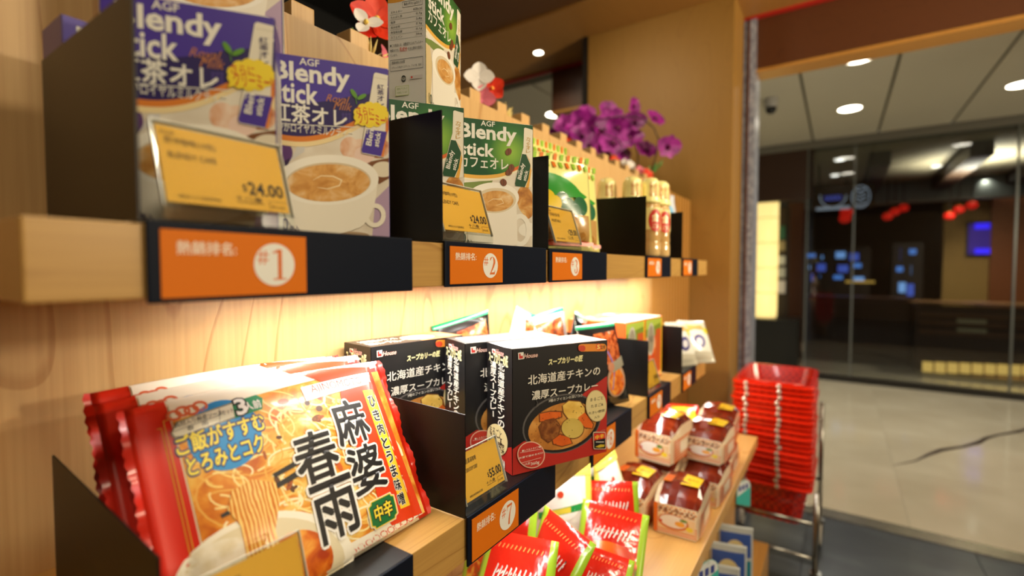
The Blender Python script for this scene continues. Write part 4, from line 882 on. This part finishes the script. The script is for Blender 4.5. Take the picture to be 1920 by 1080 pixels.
PCH = [  # x, y, z, w, h, lean, deg, back?, label
 (.765,.395,TZ,.125,.185,40,-80,0,'red pouch in front with white script, nearest the bare ledge'),
 (.520,.455,TZ,.13,.215,34,-78,0,'red pouch under the rank card seven, at the bottom edge'),
 (.640,.345,TZ,.085,.175,42,-84,0,'narrow red pouch cut by the bottom edge beside the white scripted one'),
 (.635,.545,TZ,.13,.235,24,-74,0,'red pouch with an orange burst tucked under the lower shelf lip'),
 (.675,.460,TZ,.12,.205,24,-125,0,'darker red pouch turned edge on in the middle of the heap'),
 (.83,.565,TZ,.12,.225,14,-70,0,'red pouch farther along under the curry carton'),
 (.800,.500,TZ,.13,.215,10,-58,1,'white backed pouch lying open in the middle of the heap'),
 (.925,.520,TZ,.135,.225,8,-50,1,'white backed pouch with a green stripe, tallest of the heap'),
 (.935,.395,TZ,.12,.200,14,-14,1,'white and yellow pouch turned edge on before the ramen packs'),
 (.87,.405,TZ,.11,.175,20,-58,0,'red and lime pouch with vegetables, at the right of the heap')]
for i, (x, y, z, w, h, ln, dg, bk, lb) in enumerate(PCH):
    pouch('seasoning_pouch', lb, 'pouch', 'red seasoning pouches on the ledge', x, y, z, w, h, .014, ln, dg, [PWHT, flat((238,222,96), .24, .5)] if bk else [FR, LIME], edge, back_art if bk else hot_art, i, 'TB', .012, .05*(-1)**i)
# ---- packs on the low plinth and hanging shelf talkers
def teal_art(p): p.rect(.06,.08,.94,.5,flat((36,130,150), .3, .4)); p.rect(.06,.55,.94,.9,flat((60,90,170), .3, .4)); p.ell(.5,.6,.3,.2,flat((224,206,150), .3, .4))
for i, x in enumerate((1.12,1.24,1.36,1.48,1.60)):
    pouch('teal_pack', ('nearest teal and blue pack under the ledge','second teal and blue pack under the ledge','third teal and blue pack under the ledge','fourth teal and blue pack under the ledge','farthest teal and blue pack under the ledge')[i], 'pack', 'teal packs on the low plinth', x, .296, -.9995, .10, .20, .012, 3, -75, [flat((190,196,196), .3, .4)], None, teal_art, i)
for x, z, s, lb in ((1.12,-.652,1.,'teal and white shelf talker hanging from the ledge front'), (1.62,-.652,.9,'small teal shelf talker hanging near the ledge end')):
    t = thing('shelf_talker', lb, 'sign', (x, .228, z), rad(-24), 'shelf talkers on the ledge')
    p = MB(); oc = [(.040*s*math.cos(rad(a)), -.030*s+.034*s*math.sin(rad(a))) for a in range(0, 181, 20)]+[(-.040*s,-.07*s),(.0,-.085*s),(.040*s,-.10*s)]
    n = len(oc); p.add([(a, 0, b) for a, b in oc]+[(a, .0012, b) for a, b in oc], [tuple(range(n-1,-1,-1)), tuple(range(n, 2*n))]+[(i, (i+1) % n, n+(i+1) % n, n+i) for i in range(n)])
    p.build('card', flat((70,186,176), .4, .2), t)
    q = PR(None, .00005, .0004); q.poly([(a*.94, b*.94) for a, b in oc[:10]]+[(-.036*s,-.045*s)][::-1], (226,232,232)); 
    for k in range(3): q.rrect(-.03*s+.02*s*k,-.03*s,-.016*s+.02*s*k,-.012*s,.003*s,(60,74,150))
    q.build('card_print', t)
    MB().box(-.006, .006, -.001, .008, -.004, .004).build('clip', M_ACR, t)
# ---------------------------------------------------------------- basket stack on its trolley
BRED = flat((214,34,8), .22, .5)
def perf_red():
    m, N, L, b = nodes('basket_mesh_red'); t = N.new('ShaderNodeTexCoord'); mp = N.new('ShaderNodeMapping'); mp.inputs['Scale'].default_value = (78,78,78)
    L.new(t.outputs['Object'], mp.inputs[0]); v = N.new('ShaderNodeTexChecker'); v.inputs['Scale'].default_value = 1
    v.inputs['Color1'].default_value = lin((222,38,10)); v.inputs['Color2'].default_value = lin((160,20,6)); L.new(mp.outputs[0], v.inputs[0]); L.new(v.outputs[0], b.inputs['Base Color'])
    b.inputs['Roughness'].default_value = .25; b.inputs['Coat Weight'].default_value = .4; return m
BMESH = perf_red()
LX, LY, BHh = .425, .275, .150      # outer rim size (along X, along Y), depth
def basket_meshes():
    def rr(a, b, z, r=.035, n=4):
        out = []
        for cx, cy, a0 in ((a/2-r, b/2-r, 0), (-a/2+r, b/2-r, 90), (-a/2+r, -b/2+r, 180), (a/2-r, -b/2+r, 270)):
            for i in range(n+1): t = rad(a0+90*i/n); out.append((cx+r*math.cos(t), cy+r*math.sin(t), z))
        return out
    def loft(rings, capend=False):
        m = MB(); k = len(rings[0]); m.v = [p for r in rings for p in r]
        for j in range(len(rings)-1):
            for i in range(k): m.f.append((j*k+i, j*k+(i+1) % k, (j+1)*k+(i+1) % k, (j+1)*k+i))
        if capend: m.f.append(tuple((len(rings)-1)*k+i for i in range(k)))
        m.m = [0]*len(m.f); return m
    body = loft([rr(LX-.028, LY-.028, -.004), rr(LX-.085, LY-.075, -BHh), rr(LX-.09, LY-.08, -BHh)], True)
    inner = loft([rr(LX-.034, LY-.034, -.004), rr(LX-.092, LY-.082, -BHh+.003), rr(LX-.1, LY-.09, -BHh+.003)], True)
    n = len(body.v); body.v += inner.v; body.f += [tuple(i+n for i in f) for f in inner.f]; body.m += inner.m
    rim = loft([rr(LX-.036, LY-.036, -.004), rr(LX-.034, LY-.034, .002), rr(LX-.012, LY-.012, .002), rr(LX, LY, -.003), rr(LX, LY, -.011), rr(LX-.006, LY-.006, -.011), rr(LX-.012, LY-.012, -.004), rr(LX-.036, LY-.036, -.004)])
    return body.mesh('basket_body', BMESH, False), rim.mesh('basket_rim', BRED, False)
bb, br_ = basket_meshes()
piv = MB()
piv.lathe([(.008,0),(.008,.006),(.003,.008)], 10, M=Matrix.Translation((-LX/2+.001, .016, -.004)) @ Matrix.Rotation(rad(-90), 4, 'Y'))
pm1 = piv.mesh('handle_pivot', flat((226,206,190), .18, .5, .6))
hl = MB().tube([(-LX/2+.012, -.10, .006), (-LX/2+.012, .10, .006)], .0045, 6).mesh('handle', BRED, True)
BX, BY, BZ, NB, ST = 2.225, .198, -.425, 19, .0207
ORD = 'first second third fourth fifth sixth seventh eighth ninth tenth eleventh twelfth thirteenth fourteenth fifteenth sixteenth seventeenth eighteenth nineteenth'.split()
for i in range(NB):
    t = thing('shopping_basket', ORD[i]+' red shopping basket from the top of the tall stack', 'basket', (BX+.004*math.sin(i*1.9), BY+.003*math.sin(i*2.7), BZ-ST*i), rad(.6*math.sin(i*1.3)), 'stacked red shopping baskets')
    if i == 0: t['label'] = 'topmost red shopping basket of the stack, its inside showing'
    if i == NB-1: t['label'] = 'lowest red shopping basket of the stack, its mesh body hanging in the trolley'
    for nm, me in (('basket_body', bb), ('basket_rim', br_), ('handle', hl)):
        if nm == 'handle' and i: continue
        o = bpy.data.objects.new(nm, me); COL.objects.link(o); o.parent = t
    for dy in (-.055, .055):
        o = bpy.data.objects.new('handle_pivot', pm1); COL.objects.link(o); o.parent = t; o.location = (0, dy-.016+.03, 0)
tr = thing('basket_trolley', 'steel wheeled trolley that carries the red basket stack', 'trolley', (BX, BY, -1.19))
hx, hy = .226, .152
for sx in (-1, 1):
    for sy in (-1, 1):
        MB().tube([(sx*hx, sy*hy, .10), (sx*hx, sy*hy, .40 if sx < 0 else .62)], .0085, 10).build('post', M_STEEL, tr, smooth=True)
        w = MB().lathe([(.018,-.010),(.045,-.010),(.05,-.005),(.05,.005),(.045,.010),(.018,.010)], 20, M=Matrix.Translation((sx*hx, sy*hy+.0, .05)) @ Matrix.Rotation(rad(90), 4, 'X')).build('wheel', flat((206,202,190), .4), tr, smooth=True)
        MB().box(sx*hx-.014, sx*hx+.014, sy*hy-.016, sy*hy-.012, .05, .11).box(sx*hx-.014, sx*hx+.014, sy*hy+.012, sy*hy+.016, .05, .11).box(sx*hx-.016, sx*hx+.016, sy*hy-.018, sy*hy+.018, .10, .112).build('caster_fork', M_STEEL, tr)
for z in (.16, .285):
    for sx in (-1, 1): MB().tube([(sx*hx, -hy, z), (sx*hx, hy, z)], .007, 8).build('rail', M_STEEL, tr, smooth=True)
    for sy in (-1, 1): MB().tube([(-hx, sy*hy, z), (hx, sy*hy, z)], .007, 8).build('rail', M_STEEL, tr, smooth=True)
# ---------------------------------------------------------------- silk flowers on the partition top
def petal(L_, w, cup, n=8, curl=0.):
    def f(u, v):
        s = math.sin(math.pi*min(v*.93+.05, 1))**.7; x = (u-.5)*w*s*2*.5*2; 
        return (x*.5, v*L_, cup*(v**1.5)*L_+ .25*abs(u-.5)*w*s-curl*v*v*L_)
    return f
def flower(parent, name, n, L_, w, cup, mat, M, core=None, start=0.):
    for k in range(n):
        m = MB().grid(petal(L_, w, cup+.06*math.sin(k*2.1)), 6, 6, 0, M @ Matrix.Rotation(2*math.pi*(k+start)/n, 4, 'Z')); o = m.build('petal', mat, parent, smooth=True)
    if core: MB().lathe([(.002,0),(L_*.16,.004),(L_*.1,L_*.25),(.001,L_*.3)], 10, M=M).build('stamen', core, parent, smooth=True)
RFL, WFL, PFL, YFL = noisemat('red_petal', [(.3,(206,30,10)), (.7,(238,70,24))], (1,1,1), 30, 2, 0, .5), flat((238,230,222), .5), flat((232,120,140), .5), noisemat('straw', [(.3,(196,158,70)), (.7,(232,214,140))], (1,1,1), 60, 2, 0, .6)
def face(x, y, z, yaw, pitch): return Matrix.Translation((x, y, z)) @ Matrix.Rotation(rad(yaw), 4, 'Z') @ Matrix.Rotation(rad(90-pitch), 4, 'X')
def P3(px, py, Y): r = onY(px, py, Y); return r
def spray(parent, cx, cy, cz, n, L_, yaw=0, seed=1):
    rr = random.Random(seed); m = MB()
    for k in range(n):
        a = rad(-75+150*k/(n-1))+rr.uniform(-.1,.1); b = rr.uniform(-.5,.6); d = Vector((math.sin(a), -b*.7, math.cos(a)*.9+.15)).normalized(); l = L_*rr.uniform(.75,1.1)
        m = MB().tube([(cx,cy,cz), Vector((cx,cy,cz))+d*l*.6, Vector((cx,cy,cz))+d*l], [.0012,.0026,.0005], 5); m.build('straw_leaf', YFL, parent, smooth=True)
o0 = P3(690, 72, .67)
t = thing('silk_flower', 'red and white silk flower rising above the partition by the top green carton', 'flower', (o0[0], .672, .346), 0, 'silk flowers on the partition')
flower(t, 'f', 5, .045, .040, .25, RFL, face(.012, -.01, .075, -35, 10), flat((240,200,90), .5)); flower(t, 'f', 3, .028, .022, .2, WFL, face(-.012, -.012, .062, -40, 20), flat((240,206,90), .5), .3)
spray(t, -.006, -.014, .0, 15, .042, seed=2); MB().tube([(0,0,0),(.004,0,.035),(.01,0,.07)], .0018, 6).build('stem', flat((70,110,50), .5), t)
MB().tube([(-.034,-.01,0),(-.038,-.01,.045)], .0012, 6).build('stem', flat((90,130,60), .5), t); flower(t, 'f', 3, .022, .02, .1, PFL, face(.024, -.016, .02, 20, 20))
o1 = P3(910, 170, .675)
t = thing('silk_flower', 'white, red and pink silk flower on the partition above the green cartons', 'flower', (o1[0], .675, .346), 0, 'silk flowers on the partition')
flower(t, 'f', 4, .034, .034, .15, WFL, face(-.022, 0, .082, -52, 10)); flower(t, 'f', 5, .030, .030, .18, RFL, face(.004, -.016, .062, -50, 0), flat((240,170,70), .5), .2); flower(t, 'f', 4, .030, .030, .15, PFL, face(-.018, -.006, .034, -52, -5))
spray(t, .062, -.01, .012, 17, .036, seed=5); MB().tube([(0,.004,0),(-.004,.004,.05),(-.012,.004,.08)], .0018, 6).build('stem', flat((70,110,50), .5), t)
# ---------------------------------------------------------------- orchid
OP = noisemat('orchid_petal', [(.3,(112,10,102)), (.55,(160,28,142)), (.8,(196,70,176))], (1,1,1), 28, 2, .3, .5)
OD = flat((96,8,70), .5); ST_ = flat((62,48,36), .5)
XO = 2.2
b0 = onX(1205, 318, XO)
t = thing('orchid_plant', 'purple moth orchid in a hidden pot behind the partition, arching before the pillar', 'plant', (XO, b0[1], .20))
org = Vector((XO, b0[1], .20))
def L3(px, py, dy=0.): r = onX(px, py, XO+dy); return Vector(r)-org
MB().lathe([(.05,-.10),(.062,.08),(.066,.10),(.06,.10),(.05,.06)], 20).build('pot', flat((130,40,30), .4), t, smooth=True)
for path in ([(1222,322,0),(1230,290,0),(1235,262,0),(1226,240,-.01),(1205,222,-.02),(1165,218,-.04),(1120,224,-.06)], [(1190,322,0),(1175,288,-.02),(1160,262,-.04),(1130,250,-.06)], [(1196,322,.02),(1196,290,.03),(1190,262,.03),(1170,245,.0)]):
    MB().tube([L3(*p) for p in path], .0032, 7).build('stem', ST_, t, smooth=True)
MB().tube([L3(1235,265), L3(1243,266), L3(1250,274)], .0018, 6).build('stem', ST_, t)
blooms = [(1062,236,0,26),(1078,250,-.02,24),(1058,252,.02,22),(1094,228,0,27),(1090,256,-.03,24),(1112,240,.01,26),(1126,262,-.02,26),(1145,228,0,28),(1160,240,-.02,24),(1150,270,-.03,30),(1128,292,-.03,25),(1180,262,0,28),(1190,230,.01,24),(1210,282,.01,22),(1228,224,.01,20),(1105,274,-.04,24),(1140,205,.01,18),(1187,200,.02,18),(1252,276,0,24),(1040,256,.03,20),(1100,212,.02,18),(1168,292,.0,18)]
rr = random.Random(11)
for px, py, dy, r in blooms:
    c = L3(px, py, dy); s = r/910*XO*.95*1.12; yaw = rr.uniform(-90, -10); pit = rr.uniform(-25, 30); M = Matrix.Translation(c) @ Matrix.Rotation(rad(yaw), 4, 'Z') @ Matrix.Rotation(rad(90-pit), 4, 'X') @ Matrix.Rotation(rr.uniform(-.5,.5), 4, 'Z')
    for k, (w, l) in enumerate(((.75,.9),(1.15,1.),(.7,.8),(.7,.8),(1.15,1.))):
        MB().grid(petal(s*l, s*w, .12+.1*rr.random()), 6, 6, 0, M @ Matrix.Rotation(2*math.pi*k/5, 4, 'Z')).build('petal', OP, t, smooth=True)
    MB().lathe([(.0005,0),(s*.18,s*.06),(s*.2,s*.16),(s*.05,s*.34)], 8, M=M).build('lip', OD, t, smooth=True)
for px, py, r, mt in ((1068,268,14,RFL),(1058,270,10,RFL),(1152,302,13,RFL),(1172,308,12,WFL),(1182,310,11,WFL),(1200,322,13,PFL),(1214,328,14,RFL)):
    c = L3(px, py, -.06); s = r/910*2.; M = Matrix.Translation(c) @ Matrix.Rotation(rad(-30), 4, 'Z') @ Matrix.Rotation(rad(70), 4, 'X')
    for k in range(5): MB().grid(petal(s, s, .2), 4, 4, 0, M @ Matrix.Rotation(2*math.pi*k/5, 4, 'Z')).build('silk_petal', mt, t, smooth=True)
for px, py in ((1228,312),(1238,308),(1226,318),(1216,316)): MB().tube([L3(1224,326), L3(px, py), L3(px+5, py-8)], [.002,.006,.001], 6).build('leaf', flat((84,140,60), .5), t)
# ---------------------------------------------------------------- restaurant behind the glass
GX = 6.2
def q3(px, py, X): r = onX(px, py, X); return r
def panel(name, px0, py0, px1, py1, X, th, mat, parent=None, kind='structure'):
    """upright slab facing the shop, its corners given in the photograph"""
    a, b = q3(px0, py0, X), q3(px1, py1, X); y0, y1 = sorted((a[1], b[1])); z0, z1 = sorted((a[2], b[2]))
    if parent: l = parent.location; return MB().box(X-l[0], X+th-l[0], y0-l[1], y1-l[1], z0+HC-l[2], z1+HC-l[2]).build(name, mat, parent)
    return MB().box(X, X+th, y0, y1, z0, z1).build(name, mat)
DK = flat((34,22,14), .5); BRN = flat((58,34,18), .5)
hd = panel('wall_header', 1380, 276, 1524, 372, GX, .1, BRN); tag(hd, kind='structure', label='dark brown header left of the glass shopfront')
c = q3(1523, 0, GX)[1]
gw = tag(MB().box(GX, GX+.012, -4.0, c, -1.13, 1.30).build('window_1', M_GLASS), kind='structure', label='glass shopfront of the restaurant')
for y in (c, q3(1604, 300, GX)[1], q3(1910, 300, GX)[1]): MB().box(GX-.006, GX+.018, y-.008, y+.008, -1.13, 1.30).build('window_frame', flat((112,116,112), .3, 0, .4), gw)
MB().box(GX-.02, GX+.04, -4.0, c, -1.19, -1.13).build('window_sill', flat((30,28,26), .3), gw); MB().box(GX-.02, GX+.05, -4.0, 5, 1.30, 1.386).build('window_head', flat((120,118,108), .5), gw)
tag(MB().box(GX+.05, 11.5, -4.5, 3, 1.27, 1.30).build('ceiling_restaurant', flat((150,140,116), .7)), kind='structure', label='pale ceiling inside the restaurant')
rc = bpy.data.objects['ceiling_restaurant']
for y in (-.35, -1.15, -1.9, -2.7): MB().box(6.6, 9.0, y-.09, y+.09, 1.12, 1.27).build('beam', flat((52,36,22), .5), rc)
MB().box(9.0, 9.16, -4.5, 3, .96, 1.27).build('beam', flat((104,110,110), .5), rc)
MUST = flat((148,116,58), .7)
rw = tag(MB().box(11.5, 11.6, -5, 3.2, -1.19, 1.3).build('wall_restaurant', flat((44,30,20), .7)), kind='structure', label='dim back wall of the restaurant')
mw = panel('wall_mustard', 1772, 380, 2000, 600, 9.6, .15, MUST); tag(mw, kind='structure', label='mustard coloured wall inside the restaurant')
panel('trim', 1862, 350, 2000, 640, 9.5, .08, flat((120,62,22), .5)); tag(bpy.data.objects['trim.003'] if 'trim.003' in bpy.data.objects else mw, kind='structure')
def lit(c, e): return flat(c, .5, 0, 0, e)
t = thing('menu_screen', 'blue violet lit screen on the mustard wall', 'screen', tuple(q3(1841, 448, 9.5)))
panel('screen_frame', 1813, 416, 1869, 480, 9.56, .05, DK, t); panel('display', 1817, 420, 1865, 476, 9.54, .02, lit((52,22,140), .55), t)
for py in (424, 471): panel('lit_band', 1828, py-5, 1856, py+5, 9.53, .01, lit((50,30,255), 1.3), t)
# refrigerated cabinets giving blue light
for i, (x0, y0, x1, y1, lb) in enumerate(((1512,474,1550,530,'blue lit fridge cabinet at the left behind the glass'), (1562,470,1622,536,'wide blue lit fridge cabinet behind the counter'), (1680,462,1720,560,'tall blue lit fridge cabinet beside the mustard wall'))):
    t = thing('display_fridge', lb, 'fridge', tuple(q3((x0+x1)/2, y1, 9.2)), 0, 'blue lit fridges in the restaurant')
    panel('cabinet', x0-6, y0-6, x1+6, 645, 9.26+.32*i, .3, DK, t)
    h = (y1-y0)/3
    for k in range(3):
        for j in range(2): 
            ww = (x1-x0)/2; panel('lit_shelf', x0+ww*j+1+4*((i+2*j+k) % 3), y0+h*k+2+3*((j+k) % 2), x0+ww*(j+1)-2-5*((i+j+2*k) % 3), y0+h*(k+.45+.2*((i+j+k) % 3)), 9.24+.32*i, .015, lit(((84,140,226),(130,180,246),(70,96,196))[(i+j+k) % 3], .75), t)
# hanging red lanterns
for i, (px, py, r, X) in enumerate(((1587,398,12,8.2),(1584,410,11,8.25),(1664,406,9,8.6),(1678,397,9,8.8),(1694,390,9,9.0),(1780,405,9,8.6),(1798,393,9,8.8),(1822,385,9,9.0))):
    c0 = q3(px, py, X); s = r/910*(X*.83)*.9
    t = thing('red_lantern', ('upper red lantern of the lone pair at the left','lower red lantern of the lone pair at the left','first red lantern of the middle row','second red lantern of the middle row','third red lantern of the middle row','first red lantern of the right row','second red lantern of the right row','third red lantern of the right row')[i], 'lantern', tuple(c0), 0, 'red lanterns in the restaurant')
    MB().lathe([(.3*s,-.8*s),(.8*s,-.55*s),(s,0),(.8*s,.55*s),(.3*s,.8*s)], 14).build('paper_globe', lit((226,30,16), .55), t, smooth=True)
    MB().lathe([(.32*s,.8*s),(.32*s,.95*s)], 10).build('cap', flat((190,150,50), .4), t); MB().tube([(0,0,.95*s),(0,0,1.27-c0[2])], .006, 5).build('cord', DK, t)
# tall paper lamp, plinth, post, magazines
c0 = q3(1435, 480, 6.6); zt, zb = q3(1435, 364, 6.6)[2], q3(1435, 594, 6.6)[2]
t = thing('paper_lamp', 'tall glowing paper column lamp beside the jamb', 'lamp', (c0[0], c0[1], zb))
rad_l = 21/910*c0[0]*.83*1.07
MB().lathe([(rad_l*.97,0),(rad_l,.1),(rad_l*1.02,(zt-zb)*.5),(rad_l,zt-zb)], 26).build('paper_shade', noisemat('paper_glow', [(.3,(232,206,120)), (.7,(255,238,170))], (1,1,1), 3, 2), t, smooth=True)
pm_ = bpy.data.materials['paper_glow'].node_tree; pb = pm_.nodes['Principled BSDF']; pb.inputs['Emission Color'].default_value = lin((255,224,140)); pb.inputs['Emission Strength'].default_value = .9
for k in range(1, 5): MB().lathe([(rad_l*1.03,(zt-zb)*k/5-.004),(rad_l*1.035,(zt-zb)*k/5),(rad_l*1.03,(zt-zb)*k/5+.004)], 26, cap=False).build('hoop', flat((226,200,130), .5), t)
MB().lathe([(rad_l*1.04,zt-zb),(rad_l*1.06,zt-zb+.03),(.01,zt-zb+.03)], 26).build('cap', DK, t)
pp = panel('lamp_plinth', 1408, 597, 1494, 730, 6.45, .5, flat((30,32,30), .35)); tag(pp, 'dark plinth under the paper lamp', 'plinth')
t = thing('magazine_rack', 'narrow rack of leaflets between lamp and glass', 'rack', tuple(q3(1466, 540, 6.7)))
panel('rack_panel', 1456, 390, 1476, 640, 6.74, .04, DK, t)
for k, (c_, y0, y1) in enumerate((((30,90,76),424,448),((150,140,110),452,470),((190,196,200),480,496),((170,176,180),502,520),((190,190,200),526,550))): panel('leaflet', 1457, y0, 1472, y1, 6.72, .01, flat(c_, .5), t)
pp = panel('post', 1478, 380, 1500, 720, 7.05, .12, flat((84,46,22), .5)); tag(pp, 'brown post beside the leaflet rack', 'post')
# counters, lit grille, shelves
t = thing('restaurant_counter', 'long dark counter with a lit grille at its foot', 'counter', tuple(q3(1830, 640, 7.4)))
panel('counter_front', 1716, 575, 1990, 725, 7.4, .5, flat((58,36,22), .4), t); panel('counter_top', 1708, 566, 1990, 577, 7.34, .6, flat((112,78,42), .35), t)
for k in range(3): panel('shelf_rail', 1724, 592+17*k, 1990, 596+17*k, 7.37, .03, flat((96,60,32), .4), t)
for k in range(2): panel('paper_stack', 1795, 598+17*k, 1850, 608+17*k, 7.36, .03, flat((170,160,126), .5), t)
for k in range(9): 
    x = 1728+23.5*k; dy = .035*(x-1728)
    panel('lit_pane', x+2, 678+dy, x+21, 699+dy, 7.375, .02, lit((255,206,104), .8), t); panel('lit_pane', x+2, 701+dy, x+21, 711+dy, 7.375, .02, lit((220,160,74), .45), t)
t = thing('low_cabinet', 'brown low cabinet at the left behind the glass', 'cabinet', tuple(q3(1580, 640, 7.6)))
panel('cabinet_body', 1512, 555, 1706, 715, 7.6, .5, flat((62,36,24), .4), t)
for k in range(4): panel('door', 1516+47*k, 566, 1560+47*k, 700, 7.58, .02, flat((52,30,20), .35), t)
panel('counter_lamp_strip', 1585, 526, 1640, 531, 7.8, .03, lit((255,200,90), .5), t)
t = thing('shop_sign', 'dark sign board with pale emblems hanging behind the glass', 'sign', tuple(q3(1580, 375, 7.0)))
panel('board', 1522, 352, 1640, 388, 7.0, .05, flat((66,48,26), .5), t)
for px in (1535, 1628): panel('hanger', px, 290, px+2, 352, 7.02, .01, DK, t)
pl_ = lambda px, py: (lambda r: (r[0]-t.location[0], r[1]-t.location[1], r[2]+HC-t.location[2]))(q3(px, py, 6.985))
sc_ = 7*.83/910
p = PR(None, .001, .004); wl = lit((190,200,214), .35); bl_ = lit((96,110,226), .7)
p.stroke([(-.13*math.cos(rad(a))*1., -.13*math.sin(rad(a))) for a in range(-10, 191, 12)][::1], .012, wl); p.rect(-.17,-.16,.17,-.125,wl); p.ctext('UUUU', 0, -.02, .16, .055, bl_, .01)
o = p.build('emblem', t, lambda a, b, h: (-h, -a, b)); o.location = pl_(1562, 368)
p = PR(None, .001, .004); p.ring(0, 0, .085, .125, .012, wl)
for k in range(5): p.stroke([(-.06+.02*(k % 2), .09-.045*k), (.0, .07-.045*k), (.06-.02*(k % 2), .1-.045*k)], .014, wl)
o = p.build('emblem', t, lambda a, b, h: (-h, -a, b)); o.location = pl_(1614, 369)
# restaurant downlights seen through the glass
for i, (px, py) in enumerate(((1724,344),(1838,360),(1905,331),(1566,329),(1756,312),(1797,366),(1574,300))):
    r = onZ(px, py, 1.262) if i > 2 else onZ(px, py, 1.262)
    X = min(max(r[0], 6.5), 11); r = onX(px, py, X)
    downlight('restaurant_spot', r[0], r[1], min(r[2], 1.262), .05, ('bright spot on the restaurant ceiling above the lanterns','spot right of the lantern rows','spot at the right edge behind the glass','oval spot left behind the glass','pair spot near the beams','faint spot over the right lantern row','upper oval spot at the left behind the glass')[i], 'ceiling spots in the restaurant', MALL, 3 if i < 3 else 2, flat((255,246,230), .4, 0, 0, 5))
light('restaurant_wall_light', 'SPOT', (9.0, -1.6, 1.2), 18, WARM, .05, spot=120); aim(bpy.data.objects['restaurant_wall_light'], (9.7, -1.9, .1))
MB_ = MB().box(8.6, 8.75, -1.4, -.9, -.4, -.39)
for i, (px, x0) in enumerate(((1735, 9.0), (1930, 8.6))):
    c0 = q3(px, 575, x0)
    t = thing('dining_table', ('dark dining table behind the counter, nearer the fridges', 'dark dining table behind the counter under the screen')[i], 'table', (c0[0], c0[1], -1.19))
    hgt = c0[2]+1.19; MB().box(-.35, .35, -.45, .45, hgt-.03, hgt).build('table_top', flat((70,46,28), .35), t)
    for sx in (-.3, .3):
        for sy in (-.4, .4): MB().box(sx-.02, sx+.02, sy-.02, sy+.02, 0, hgt-.03).build('leg', DK, t)
